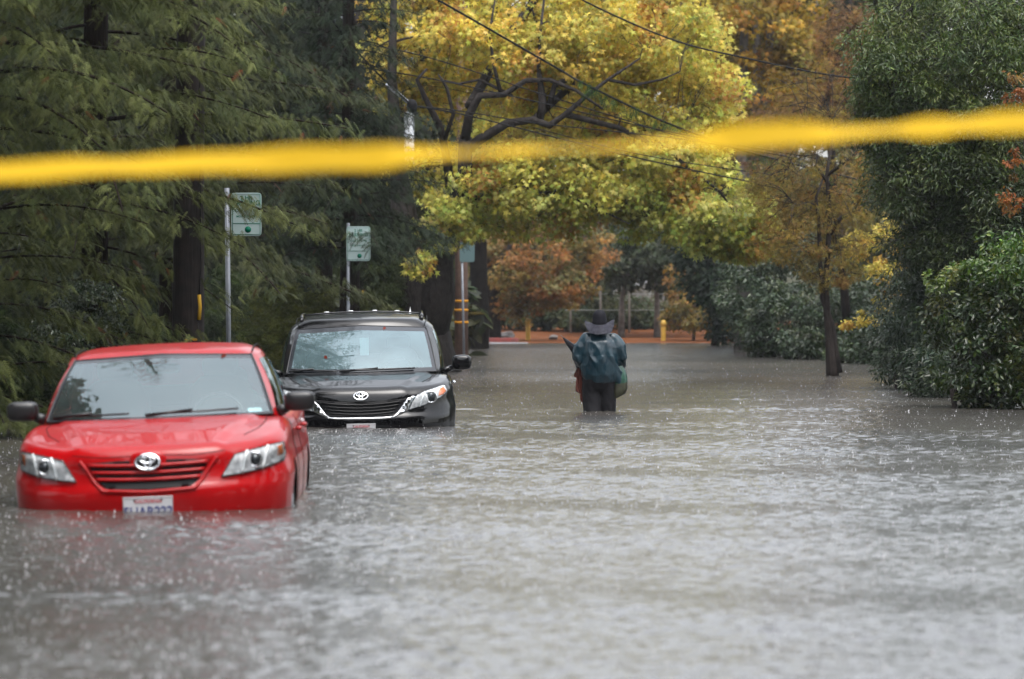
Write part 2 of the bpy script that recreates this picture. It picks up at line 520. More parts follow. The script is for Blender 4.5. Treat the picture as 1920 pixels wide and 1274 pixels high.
    ys0, ys1 = lt[0][1]+.45, lt[-1][1]-.4
    for j in range(0, 21):
        t = 1-j/20; row = []
        for (x, y, z) in loopfull:
            sy = min(max(y, ys0), ys1)
            px, py = x*t, sy+(y-sy)*t
            edgez = z
            zz = P['roofz'](px, py)
            e = 1-(max(0, 1-(1-t)*4))**2.4 if t > 1-1/4 else 1
            row.append((px, py, edgez*(1-e)+zz*e if j else edgez))
        rrows.append(row)
    roof = MB(); roof.grid(rrows, closed_u=True)
    bo = body.build('body', paint, root, clean=True)
    ro = roof.build('roof', paint, root, clean=True)
    # glass
    for (sg, nm) in glass_ranges:
        i0, i1 = cum[sg], cum[sg+1]
        if nm == 'windshield':
            g = MB(); nv = 24; SUB = 3
            def pt(u, v, push=0):
                i = abs(u); k = int(min(i, i1-1e-6)); f = i-k
                a = sec(k, v, 1, push); b = sec(k+1, v, 1, push)
                p = [a[d]+(b[d]-a[d])*f for d in range(3)]
                if u < 0: p[0] = -p[0]
                return tuple(p)
            us = [(-i1+2*i1*q/(2*i1*SUB)) for q in range(2*i1*SUB+1)]
            PP = [[pt(u, j/nv, .004) for u in us] for j in range(nv+1)]
            nu = len(us)-1
            def mi(i, j):
                bz = P['frit_side']
                if i < bz or i >= nu-bz or j < P['frit_bot'] or j >= nv-P['frit_top']: return 1
                return 0
            g.grid(PP, mifun=mi); g.build('windshield', [P['wglass'], 'frit'], root)
            # shade band / seal
            gas = MB(); gas.tube([pt(u, 0, .008) for u in us], .009, 6)
            gas.tube([pt(-i1, j/nv, .006) for j in range(nv+1)], .007, 6); gas.tube([pt(i1, j/nv, .006) for j in range(nv+1)], .007, 6)
            gas.tube([pt(u, 1, .005) for u in us], .005, 6)
            gas.build('windshield_seal', 'black_plastic', root)
            P['_pt'] = pt
        else:
            sgs = (1, -1) if nm != 'rear_window' else (0,)
            for sgn in sgs:
                g = MB()
                if sgn:
                    PP = [[sec(i, j/NV, sgn, .003) for i in range(i0, i1+1)] for j in range(1, NV)]
                else:
                    PP = [[sec(i, j/NV, 1, .003) for i in range(i0, i1+1)]+[sec(i, j/NV, -1, .003) for i in range(i1-1, i0-1, -1)] for j in range(1, NV)]
                g.grid(PP); g.build(nm, 'side_glass', root)
    # interior ---------------------------------------------------------
    bx0, bzz = gb[1][0], gb[1][2]
    d = MB(); d.rbox((0, gb[1][1]+.18, bzz-.10), (bx0-.06, .32, .085), e=5); d.build('dashboard', 'dash_grey', root)
    fl = MB(); fl.box((0, (gb[1][1]+gb[3][1])/2+.1, .45), (bx0-.04, (gb[3][1]-gb[1][1])/2, .02)); fl.box((0, gb[3][1]-.02, .75), (bx0-.08, .02, .3)); fl.build('cabin_floor', 'trim_dark', root)
    for sx in (-.37*W/.93, .37*W/.93):
        s = MB(); s.rbox((sx, gb[1][1]+1.05, bzz-.06), (.24, .07, .34), e=3.2)
        st = s.build('front_seat', 'seat_grey', root)
        h = MB(); h.rbox((sx, gb[1][1]+1.07, bzz+.33), (.13, .05, .085), e=3); h.build('headrest', 'seat_grey', st)
    s = MB(); s.rbox((0, gb[1][1]+1.95, bzz-.08), (bx0-.14, .08, .28), e=4); st = s.build('rear_seat', 'seat_grey', root)
    for sx in (-.4, .4):
        h = MB(); h.rbox((sx, gb[1][1]+1.95, bzz+.24), (.12, .05, .07), e=3); h.build('headrest', 'seat_grey', st)
    sw = MB(); cx = .37*W/.93
    Mw = Matrix.Rotation(R(65), 3, 'X')
    sw.tube([Vector((cx, gb[1][1]+.55, bzz-.02))+Mw @ Vector((.18*math.cos(a*math.pi/12), .18*math.sin(a*math.pi/12), 0)) for a in range(25)], .014, 6, caps=False)
    sw.box((cx, gb[1][1]+.55, bzz-.02), (.17, .02, .02)); sw.build('steering_wheel', 'trim_dark', root)
    # wheels -----------------------------------------------------------
    for wy in (wf, wr):
        for sgn in (1, -1):
            M = Matrix.Rotation(R(90)*sgn, 3, 'Y')
            w = MB(); xo = (W-.14)*sgn; rr = wrad-.045
            w.lathe([(rr*.62, -.10), (rr*.92, -.11), (rr, -.08), (rr, .08), (rr*.92, .11), (rr*.62, .10), (rr*.6, .05)], (xo, wy, P['wz']), 28, M=M)
            wh = w.build('wheel', 'tyre_rubber', root)
            r = MB(); r.lathe([(rr*.6, .09), (rr*.55, .06), (rr*.2, .05), (.0, .07)], (xo, wy, P['wz']), 20, M=M)
            for k in range(5):
                a = 2*math.pi*k/5
                r.box((xo+.09*sgn, wy+math.cos(a)*rr*.32, P['wz']+math.sin(a)*rr*.32), (.02, .03, rr*.27), Matrix.Rotation(-a+math.pi/2, 3, 'X'))
            r.build('rim', 'alloy', wh)
            lin = MB(); lin.lathe([(wrad+.01, -.16), (wrad+.012, .10)], (xo-.02*sgn, wy, P['wz']), 28, M=M)
            lin.lathe([(wrad+.01, -.16), (0.01, -.16)], (xo-.02*sgn, wy, P['wz']), 28, M=M); lin.build('wheel_arch', 'matt_black', root)
    # helpers for proud patches ---------------------------------------
    def patch(nm, poly, m, push=.003, step=.02, parent=root, skirt=.03, pushfun=None):
        bm = bmesh.new(); vs = [bm.verts.new((x, 0, z)) for (x, z) in poly]
        bm.faces.new(vs); xs = [p[0] for p in poly]; zs = [p[1] for p in poly]
        x = math.ceil(min(xs)/step)*step
        while x < max(xs):
            bmesh.ops.bisect_plane(bm, geom=bm.verts[:]+bm.edges[:]+bm.faces[:], plane_co=(x, 0, 0), plane_no=(1, 0, 0)); x += step
        z = math.ceil(min(zs)/step)*step
        while z < max(zs):
            bmesh.ops.bisect_plane(bm, geom=bm.verts[:]+bm.edges[:]+bm.faces[:], plane_co=(0, 0, z), plane_no=(0, 0, 1)); z += step
        for v in bm.verts: v.co.y = front(v.co.x, v.co.z)-(pushfun(v.co.x, v.co.z) if pushfun else push)
        be = [e for e in bm.edges if e.is_boundary]
        r = bmesh.ops.extrude_edge_only(bm, edges=be)
        nv_ = {v for v in r['geom'] if isinstance(v, bmesh.types.BMVert)}
        for v in nv_: v.co.y += skirt
        bmesh.ops.recalc_face_normals(bm, faces=bm.faces)
        me = bpy.data.meshes.new(nm); bm.to_mesh(me); bm.free(); me.materials.append(MATS[m])
        me.polygons.foreach_set('use_smooth', [True]*len(me.polygons))
        return mesh_obj(nm, me, parent)
    def rim_line(poly, m, rad, nm, parent, push, closed=True, sub=6):
        pts = []
        pp = poly+[poly[0]] if closed else poly
        for a, b in zip(pp, pp[1:]):
            for k in range(sub):
                t = k/sub; x, z = a[0]+(b[0]-a[0])*t, a[1]+(b[1]-a[1])*t
                pts.append((x, front(x, z)-push, z))
        x, z = pp[-1]; pts.append((x, front(x, z)-push, z))
        t_ = MB(); t_.tube(pts, rad, 6); return t_.build(nm, m, parent)
    def top_line(xy, rad, nm, m='matt_black', sub=8, lift=0.):
        pts = []
        for a, b in zip(xy, xy[1:]):
            for k in range(sub):
                t = k/sub; x, y = a[0]+(b[0]-a[0])*t, a[1]+(b[1]-a[1])*t
                pts.append((x, y, top(x, y)+lift))
        t_ = MB(); t_.tube(pts, rad, 5); return t_.build(nm, m, root)
    def side_line(yz, rad, nm, sgn, m='matt_black', sub=8):
        pts = []
        for a, b in zip(yz, yz[1:]):
            for k in range(sub+1):
                t = k/sub; y, z = a[0]+(b[0]-a[0])*t, a[1]+(b[1]-a[1])*t
                pts.append((side(y, z, sgn), y, z))
        t_ = MB(); t_.tube(pts, rad, 5); return t_.build(nm, m, root)
    def emblem(x, z, a, b, push):
        y = front(x, z)-push; tilt = math.atan2(front(x, z+.05)-front(x, z-.05), .1)
        e = MB()
        M = Matrix.Rotation(-tilt, 3, 'X')
        def ring(cx_, cz_, ra, rb, wdt, dy=0):
            e.tube([Vector((x, y, z))+M @ Vector((cx_+ra*math.cos(2*math.pi*k/28), dy, cz_+rb*math.sin(2*math.pi*k/28))) for k in range(29)], wdt, 6, caps=False)
        ring(0, 0, a, b, a*.13); ring(0, b*.30, a*.62, b*.42, a*.10, -.004); ring(0, 0, a*.26, b*.9, a*.10, -.006)
        eo = e.build('emblem', 'chrome', root)
        bk = MB(); bk.rbox((x, y+.008, z), (a*1.02, .010, b*1.02), e=2, M=None); bk.build('emblem_backing', P['emb_back'], eo)
        return eo
    return dict(root=root, patch=patch, rim=rim_line, top=top_line, side=side_line, front=front, topz=top, sidex=side, emblem=emblem, W=W, body=bo, roof=ro, pt=P['_pt'])
def mirror_poly(p): return [(-x, z) for (x, z) in p][::-1]
def text_on(root, parent, name, txt, size, m, x, y, z, sx=1., shear=0.):
    return text_mesh(name, txt, size, m, parent, (x, y, z), sx=sx, shear=shear)
def side_mirror(root, x, y, z, hw, hh, sgn, hd, m, stalk_to, glass_m='chrome'):
    a = MB(); a.rbox((x*sgn, y, z), (hw, hd, hh), e=3.4, n=8)
    mo = a.build('side_mirror', m, root)
    b = MB(); b.tube([(x*sgn-hw*.7*sgn, y, z-hh*.55), (stalk_to[0]*sgn, stalk_to[1], stalk_to[2])], [(.03, .022), (.04, .03)], 8); b.build('mirror_arm', m, mo)
    c = MB(); c.rbox((x*sgn, y+hd*.9, z), (hw*.86, .012, hh*.8), e=4); c.build('mirror_glass', glass_m, mo)
    return mo
def wiper(root, pt, u0, v0, u1, v1, rad=.012, push=.03):
    w = MB(); n = 14
    w.tube([pt(u0+(u1-u0)*k/n, v0+(v1-v0)*k/n, push) for k in range(n+1)], [(rad*.6, rad)]*(n+1), 6)
    um, vm = u0+(u1-u0)*.5, v0+(v1-v0)*.5
    w.tube([pt(u0-(u1-u0)*.02, .0, push+.012), pt(um, vm, push+.02)], [.014, .008], 6)
    return w.build('wiper', 'black_plastic', root)

# ---- the red saloon
WR = .935
red = dict(W=WR, L=4.80, n1=2.7, n2=2.15, Lf=.78, Lr=.7, paint='red_paint', zb=.20, sp0=.85, emb_back='black_plastic',
    y0=[(.2, .07), (.34, .035), (.40, .012), (.50, .0), (.56, .004), (.60, .03), (.70, .05), (.82, .065)],
    side=[(.2, .05), (.45, .012), (.62, .0), (.80, .018), (.95, .035)],
    Hc=[(.0, .795), (.12, .815), (.25, .845), (.5, .90), (.8, .945), (1.05, .975), (1.3, .985), (2.5, .985), (3.9, 1.06), (4.4, 1.085), (4.8, 1.06)],
    crown=[(0, .03), (.5, .05), (1.0, .03), (1.5, .02), (4.8, .05)], cq=3.,
    creases=[(.43, .66, .035, .020, .10, 1.25)], Rh_f=.13, Rh_s=.10, Rv=.10, wf=.98, wr=3.76, wrad=.37, wz=.33,
    gb=[(0, 1.12, .985), (.775, 1.42, .985), (.80, 1.52, .975), (.83, 2.55, .985), (.83, 2.66, .985), (.80, 3.55, 1.0), (.70, 4.05, 1.03), (0, 4.22, 1.05)],
    gt=[(0, 1.94, 1.42), (.615, 2.06, 1.395), (.645, 2.14, 1.40), (.655, 2.62, 1.425), (.655, 2.70, 1.425), (.645, 3.30, 1.40), (.60, 3.50, 1.38), (0, 3.58, 1.40)],
    gsegs=[12, 2, 10, 1, 9, 3, 10], glass=[(0, 'windshield'), (2, 'side_window'), (4, 'side_window'), (6, 'rear_window')],
    bulge=.03, roofz=lambda x, y: 1.492-.030*(abs(x)/.65)**2.2-.06*((y-2.75)/.85)**2, wglass='windshield_glass', frit_side=1, frit_bot=1, frit_top=2)
rc = build_car(red, (-2.349, 27.8, -.42), R(1.0), -R(2.2), 'red four-door saloon standing bonnet-deep in the flood, nearest the camera', 'red_car', 'car')
def headlight(c, poly, sgn, div1, div2, lens, lens_r, amber_poly, m_in, m_out):
    root = c['root']
    pl = poly if sgn > 0 else mirror_poly(poly)
    h = c['patch']('headlight', pl, m_in, push=.006, step=.02)
    c['rim'](pl, 'trim_dark', .004, 'bezel', h, .008)
    for dv in (div1, div2):
        if dv:
            (xa, za), (xb, zb_) = dv
            c['rim']([(xa*sgn, za), (xb*sgn, zb_)], m_out, .011, 'divider', h, .012, closed=False)
    x, z = lens; x *= sgn; y = c['front'](x, z)-.016
    r = MB(); Mx = Matrix.Rotation(R(90), 3, 'X')
    r.lathe([(lens_r*1.25, 0), (lens_r*1.3, .012), (lens_r*1.0, .016), (lens_r*.95, .0)], (x, y+.004, z), 22, M=Mx)
    r.build('reflector_ring', 'chrome', h)
    q = MB(); q.lathe([(lens_r*.93, 0), (lens_r*.7, .014), (lens_r*.3, .022), (0.0, .024)], (x, y+.002, z), 20, M=Mx); q.build('projector_lens', 'lamp_dark', h)
    ap = [(px_*sgn, pz) for px_, pz in amber_poly]
    if sgn < 0: ap = ap[::-1]
    c['patch']('turn_signal', ap, 'amber', push=.012, step=.02, parent=h, skirt=.01)
    g = c['patch']('lamp_cover', pl, 'lamp_glass', push=.026, step=.02, parent=h, skirt=.022)
    return h
HLR = [(.475, .625), (.565, .765), (.66, .788), (.80, .815), (.873, .822), (.884, .745), (.872, .705), (.78, .675), (.68, .652), (.58, .636)]
for sgn in (1, -1):
    headlight(rc, HLR, sgn, ((.605, .64), (.645, .785)), ((.735, .664), (.775, .808)), (.69, .725), .042, [(.835, .735), (.838, .80), (.868, .812), (.876, .745)], 'lamp_silver', 'lamp_white')
# grille: a dark recess, body-coloured bars and surround
gp = [(-.40, .742), (-.20, .752), (.20, .752), (.405, .742), (.36, .68), (.315, .602), (.27, .572), (0, .560), (-.27, .572), (-.315, .602), (-.36, .68)]
g = rc['patch']('grille', gp[::-1] if False else gp, 'grille_black', push=.002, step=.03, skirt=.01)
for (z0, w_) in ((.718, .39), (.672, .365), (.628, .338)):
    b = MB(); pts = []
    for k in range(-12, 13):
        x = w_*k/12; z = z0+.012*(abs(x)/.4)**2
        pts.append((x, rc['front'](x, z)-.012, z))
    b.tube(pts, [(.0125, .014)]*len(pts), 8); b.build('grille_bar', 'red_paint', g)
rc['rim']([(-.45, .756), (-.405, .700), (-.355, .62), (-.30, .560), (0, .545), (.30, .560), (.355, .62), (.405, .700), (.45, .756)], 'red_paint', .014, 'grille_surround', rc['root'], .001, closed=False)
nb = MB(); nb.rbox((0, rc['front'](0, .74)+.012, .742), (.125, .035, .072), e=2.4); nb.build('nose_panel', 'red_paint', rc['root'])
rc['emblem'](0, .740, .078, .050, .040)
def plate(c, x, z, hw, hh, txt, bottom, st='CALIFORNIA'):
    y = c['front'](x, z)-.02
    p = MB(); p.box((x, y, z), (hw, .003, hh)); po = p.build('license_plate', 'plate_white', c['root'], smooth=False)
    f = MB()
    f.tube([(x-hw, y-.003, z-hh), (x-hw, y-.003, z+hh), (x+hw, y-.003, z+hh), (x+hw, y-.003, z-hh), (x-hw, y-.003, z-hh)], .0045, 6); f.build('plate_frame', 'plate_white', po)
    text_mesh('state_lettering', st, .030, 'plate_red', po, (x, y-.006, z+hh-.036), sx=1.05, shear=.3)
    text_mesh('plate_lettering', txt, .088, 'plate_blue', po, (x, y-.006, z-.045), sx=.92)
    for s_ in (-1, 1):
        bt = MB(); bt.lathe([(.008, 0), (.006, -.004), (0, -.005)], (x+s_*hw*.55, y-.004, z+hh-.018), 8, M=Matrix.Rotation(R(-90), 3, 'X')); bt.build('bolt', 'trim_dark', po)
plate(rc, -.004, .435, .160, .078, '5UAR222', .4)
for s_ in (-1, 1):
    rc['top']([(.735*s_, 1.36), (.74*s_, 1.0), (.70*s_, .72), (.60*s_, .44)], .0035, 'bonnet_gap')
    rc['side']([(1.50, .95), (1.47, .8), (1.5, .55), (1.52, .3)], .0035, 'door_gap', s_)
    rc['side']([(2.62, .95), (2.60, .7), (2.62, .3)], .0035, 'door_gap', s_)
    for hy in (2.35, 3.35):
        h = MB(); h.rbox((rc['sidex'](hy, .86, s_)+.02*s_, hy, .86), (.022, .085, .016), e=3); h.build('door_handle', 'red_paint', rc['root'])
    side_mirror(rc['root'], .955, 1.62, 1.068, .108, .068, s_, .075, 'black_plastic', (.80, 1.60, 1.0))
    e = MB(); e.tube([(.62*s_, 2.08+.05*k, red['roofz'](.62, 2.08+.05*k)-.004) for k in range(28)], .006, 6); e.build('roof_moulding', 'matt_black', rc['root'])
rc['rim']([(-.50, .795), (-.30, .775), (0, .785), (.30, .775), (.50, .795)], 'matt_black', .0028, 'bonnet_gap', rc['root'], 0, closed=False)
wiper(rc['root'], rc['pt'], -1, .03, 8.5, .06); wiper(rc['root'], rc['pt'], -11, .03, -3, .05)
m = MB(); m.rbox((0, 1.98, 1.32), (.12, .02, .035), e=3); m.build('rear_view_mirror', 'trim_dark', rc['root'])
st = MB(); st.add([rc['pt'](9.6, .07, -.012), rc['pt'](11, .07, -.012), rc['pt'](11, .12, -.012), rc['pt'](9.6, .12, -.012)], [(0, 1, 2, 3)]); st.build('windshield_sticker', 'tag_blue', rc['root'])

# ---- the black people carrier
WV = 1.045
van = dict(W=WV, L=5.08, n1=2.9, n2=2.3, Lf=.85, Lr=.6, paint='black_paint', zb=.2, sp0=.8, emb_back='black_plastic',
    y0=[(.2, .10), (.45, .03), (.56, .0), (.66, .008), (.70, .04), (.80, .06), (.90, .075)],
    side=[(.2, .05), (.5, .012), (.75, .0), (.95, .012), (1.1, .03)],
    Hc=[(.0, .90), (.10, .93), (.25, .985), (.5, 1.045), (.8, 1.09), (1.05, 1.115), (1.3, 1.12), (4.9, 1.13), (5.1, 1.1)],
    crown=[(0, .03), (.5, .055), (1.0, .03), (1.4, .02), (5, .02)], cq=3.,
    creases=[(.42, .74, .04, .018, .10, 1.15)], Rh_f=.16, Rh_s=.09, Rv=.13, wf=1.0, wr=4.03, wrad=.38, wz=.35,
    gb=[(0, 1.02, 1.118), (.845, 1.34, 1.125), (.885, 1.44, 1.11), (.93, 2.35, 1.11), (.93, 2.45, 1.11), (.93, 3.5, 1.11), (.93, 3.6, 1.11), (.90, 4.65, 1.12), (.82, 4.92, 1.12), (0, 5.03, 1.12)],
    gt=[(0, 1.84, 1.655), (.735, 1.98, 1.62), (.785, 2.08, 1.625), (.80, 2.45, 1.65), (.80, 2.53, 1.65), (.80, 3.45, 1.65), (.80, 3.55, 1.65), (.78, 4.5, 1.63), (.72, 4.66, 1.61), (0, 4.76, 1.64)],
    gsegs=[12, 2, 9, 1, 9, 1, 9, 2, 10], glass=[(0, 'windshield'), (2, 'side_window'), (4, 'side_window'), (6, 'side_window'), (8, 'rear_window')],
    bulge=.035, roofz=lambda x, y: 1.80-.045*(abs(x)/.8)**2.4-.085*((3.0-y)/1.2)**2*(1 if y < 3.0 else .3), wglass='van_glass', frit_side=2, frit_bot=2, frit_top=3)
vc = build_car(van, (-1.633, 46.5, -.55), R(1.3), -R(1.1), 'black people carrier with roof rails flooded up to its number plate', 'black_minivan', 'minivan')
HLV = [(.525, .735), (.560, .82), (.612, .895), (.70, .935), (.80, .965), (.905, .995), (.930, .985), (.952, .925), (.925, .895), (.87, .86), (.80, .825), (.70, .785), (.60, .755)]
for sgn in (1, -1):
    headlight(vc, HLV, sgn, ((.64, .765), (.70, .925)), None, (.765, .868), .055, [(.85, .875), (.868, .955), (.91, .975), (.938, .925), (.905, .890)], 'lamp_silver', 'lamp_white')
    wing = [(.345, .655), (.40, .715), (.462, .80), (.51, .858), (.573, .884), (.60, .882), (.552, .82), (.520, .735), (.44, .70)]
    vc['patch']('chrome_wing', wing if sgn > 0 else mirror_poly(wing), 'chrome', push=.016, step=.03)
    w2 = [(.338, .655), (.395, .71), (.455, .795), (.56, .875)]
gv = [(-.54, .865), (-.44, .855), (-.26, .838), (-.08, .826), (0, .820), (.08, .826), (.26, .838), (.44, .855), (.54, .865), (.455, .79), (.39, .705), (.335, .672), (0, .664), (-.335, .672), (-.39, .705), (-.455, .79)]
g = vc['patch']('grille', gv, 'grille_black', push=.003, step=.03, skirt=.01)
for (z0, w_) in ((.800, .44), (.765, .42), (.730, .39), (.697, .36)):
    b = MB(); pts = []
    for k in range(-12, 13):
        x = w_*k/12; z = z0+.035*(abs(x)/.45)**2
        pts.append((x, vc['front'](x, z)-.013, z))
    b.tube(pts, [(.006, .010)]*len(pts), 6); b.build('grille_bar', 'black_paint', g)
vc['rim']([(-.575, .885), (-.46, .795), (-.395, .70), (-.34, .662), (-.26, .655), (0, .652), (.26, .655), (.34, .662)], 'chrome', .0105, 'chrome_strip', vc['root'], .012, closed=False)
vc['emblem'](0, .895, .076, .045, .014)
plate(vc, 0, .515, .156, .078, '6KDM431', .4)
m_ = MB()
for s_ in (-1, 1):
    vc['top']([(.80*s_, 1.28), (.80*s_, 1.0), (.76*s_, .74), (.66*s_, .45)], .0035, 'bonnet_gap')
    vc['side']([(1.42, 1.08), (1.40, .8), (1.42, .3)], .0035, 'door_gap', s_)
    vc['side']([(2.42, 1.08), (2.40, .8), (2.42, .3)], .0035, 'door_gap', s_)
    for hy in (2.2, 2.65):
        h = MB(); h.rbox((vc['sidex'](hy, .99, s_)+.028*s_, hy, .99), (.020, .09, .016), e=3); h.build('door_handle', 'chrome', vc['root'])
    side_mirror(vc['root'], 1.125, 1.60, 1.222, .112, .085, s_, .09, 'black_paint', (.90, 1.52, 1.12))
    e = MB(); rz = van['roofz']
    e.tube([(.685*s_, 2.15, rz(.68, 2.15)-.01), (.685*s_, 2.25, rz(.68, 2.3)+.022)]+[(.685*s_, 2.3+.2*k, rz(.68, 2.3+.2*k)+.028) for k in range(11)]+[(.685*s_, 4.45, rz(.68, 4.4)+.02), (.685*s_, 4.55, rz(.68, 4.5)-.01)], [(.016, .02)]*15, 8)
    e.build('roof_rail', 'chrome' if False else 'black_paint', vc['root'])
    e = MB(); e.tube([(.745*s_, 2.0+.06*k, rz(.745, 2.0+.06*k)-.012) for k in range(40)], .006, 6); e.build('roof_moulding', 'matt_black', vc['root'])
for cy in (3.3,):
    e = MB(); e.tube([(-.67+1.34*k/10, cy, rz(-.67+1.34*k/10, cy)+.012) for k in range(11)], [(.008, .022)]*11, 8); bar_ = e.build('cross_bar', 'black_plastic', vc['root'])
    for kx in (-.42, -.14, .14, .40):
        c_ = MB(); c_.rbox((kx, cy, rz(kx, cy)+.024), (.030, .02, .007), e=3); c_.build('bar_glint', 'lamp_white', bar_)  # pale pieces put in for the white reflections along the bar
# shark fin, coloured pale to stand for the sky reflected in it
fn = MB(); ax, ay, az = .555, 3.5, rz(.5, 3.5)-.01
prof = [(-.16, 0, .030), (-.08, .02, .026), (.0, .055, .018), (.05, .085, .010), (.075, .09, .006), (.085, .05, .012), (.09, 0, .02)]
vs = []; fs = []
for (dy, dz, hw) in prof: vs += [(ax-hw, ay-dy*-1, az), (ax, ay+dy, az+dz+.004), (ax+hw, ay+dy, az)]
for k in range(len(prof)-1):
    a = 3*k; fs += [(a, a+1, a+4, a+3), (a+1, a+2, a+5, a+4)]
fn.add(vs, fs); fn.build('antenna_fin', 'lamp_white', vc['root'])
wiper(vc['root'], vc['pt'], -3.2, .035, 8.5, .045, .016); wiper(vc['root'], vc['pt'], -11.3, .06, -4, .015, .016)
m = MB(); m.rbox((0, 1.93, 1.56), (.13, .02, .04), e=3); m.build('rear_view_mirror', 'trim_dark', vc['root'])
t = MB(); t.box((.03, 1.72, 1.42), (.05, .002, .10)); ht = t.build('hanging_tag', 'tag_blue', vc['root'], smooth=False)
for o in (vc['root'], rc['root']): pass
# wet leaves stuck on the vehicles
def car_leaf(c, u, v, s, a, label):
    p = Vector(c['pt'](u, v, .010)); M = c['root'].matrix_world if False else None
    bpy.context.view_layer.update()
    w = c['root'].matrix_world @ p
    V, Fc = T_OVAL
    k = MB(); Mr = Matrix.Rotation(R(a), 3, 'Y') @ Matrix.Rotation(R(40), 3, 'X')
    k.add([Mr @ Vector(tuple(q*s)) for q in V], Fc); o = k.build('fallen_leaf', 'leaf_red', None); o.location = w
    tag(o, label, 'leaf', 'red leaves stuck on the windscreens')
car_leaf(vc, 4.2, .93, .07, 30, 'small red leaf at the top of the black people carrier\'s windscreen')
car_leaf(vc, -5.9, .30, .08, -50, 'larger red leaf low on the black people carrier\'s windscreen')
car_leaf(rc, 8.2, .95, .07, 60, 'thin red leaf at the upper edge of the red saloon\'s windscreen')
WAVE=(.003,.0,.0); HAZE=.00018; SLOPE=.066; SLOPE2=.050; WROUGH=.19
# ------------------------------------------------------------------ person wading
def baked(o, voxel, smooth_it=6, disp=None, remesh=True):
    """fuse the overlapping pieces of o into one continuous surface"""
    if remesh:
        r = o.modifiers.new('r', 'REMESH'); r.mode = 'VOXEL'; r.voxel_size = voxel; r.use_smooth_shade = True
    s = o.modifiers.new('s', 'SMOOTH'); s.iterations = smooth_it; s.factor = .5
    bpy.context.view_layer.update()
    me = bpy.data.meshes.new_from_object(o.evaluated_get(bpy.context.evaluated_depsgraph_get()))
    old = o.data; me.name = old.name; o.modifiers.clear(); o.data = me; bpy.data.meshes.remove(old)
    if disp:
        me.calc_loop_triangles(); nn = [v.normal.copy() for v in me.vertices]
        for v, n_ in zip(me.vertices, nn): v.co += n_*disp(v.co, n_)
    me.polygons.foreach_set('use_smooth', [True]*len(me.polygons)); me.update()
    return o
from mathutils import noise as MN
def taper(mb, pts, rad, n=16):
    """a capped limb: round ends"""
    pts = [Vector(p) for p in pts]; r0 = rad[0] if not hasattr(rad[0], '__len__') else min(rad[0]); r1 = rad[-1] if not hasattr(rad[-1], '__len__') else min(rad[-1])
    f = lambda r, k: tuple(q*k for q in r) if hasattr(r, '__len__') else r*k
    a = (pts[0]-pts[1]).normalized(); b = (pts[-1]-pts[-2]).normalized()
    P_ = [pts[0]+a*r0*.9, pts[0]+a*r0*.5]+pts+[pts[-1]+b*r1*.5, pts[-1]+b*r1*.9]
    R_ = [f(rad[0], .35), f(rad[0], .85)]+list(rad)+[f(rad[-1], .85), f(rad[-1], .35)]
    mb.tube(P_, R_, n)
PX, PY = WX(1124, 53.7), 53.7
per = empty('person', (PX, PY, -.45), (0, 0, R(3)))
tag(per, 'person in a teal rain jacket and wide-brimmed hat wading away through knee-deep water', 'person')
b_ = MB()
b_.rbox((0, .02, 1.60), (.078, .098, .115), e=2.2)                       # head
b_.rbox((0, .115, 1.585), (.016, .02, .024), e=2)                        # nose
for s in (-1, 1): b_.rbox((.08*s, .01, 1.59), (.012, .022, .032), e=2)   # ears
b_.rbox((0, .095, 1.535), (.03, .014, .010), e=2)
taper(b_, [(0, .0, 1.42), (0, .01, 1.52)], [.062, .056])
taper(b_, [(0, 0, .92), (0, .01, 1.10), (0, 0, 1.25), (0, 0, 1.38)], [(.17, .135), (.17, .14), (.18, .12), (.14, .09)])
for s in (-1, 1):
    taper(b_, [(.17*s, 0, 1.38), (.27*s, -.01, 1.12), (.22*s, .2, 1.02)], [.058, .046, .032])
    hx, hy, hz = .22*s, .215, 1.01
    b_.rbox((hx-.01*s, hy+.04, hz), (.022, .048, .042), e=2.6)
    for k in range(4):
        zz = hz+.032-.021*k
        taper(b_, [(hx-.01*s, hy+.075, zz), (hx-.02*s, hy+.115-.004*abs(k-1.3), zz-.004), (hx-.05*s, hy+.125-.006*abs(k-1.3), zz-.008)], [.010, .0095, .0085], 8)
    taper(b_, [(hx-.02*s, hy+.02, hz+.035), (hx-.045*s, hy+.055, hz+.042), (hx-.055*s, hy+.085, hz+.035)], [.012, .011, .009], 8)
    taper(b_, [(.10*s, 0, .88), (.11*s, .02, .5), (.115*s, -.02, .10)], [.095, .062, .042])
    taper(b_, [(.115*s, -.03, .05), (.125*s, .12, .03)], [.042, .032])
bo = b_.build('body', 'skin', per); baked(bo, .009, 3)
hr = MB(); hr.rbox((0, -.005, 1.585), (.086, .098, .115), e=2.2); hr.build('hair', 'hair_dark', per)
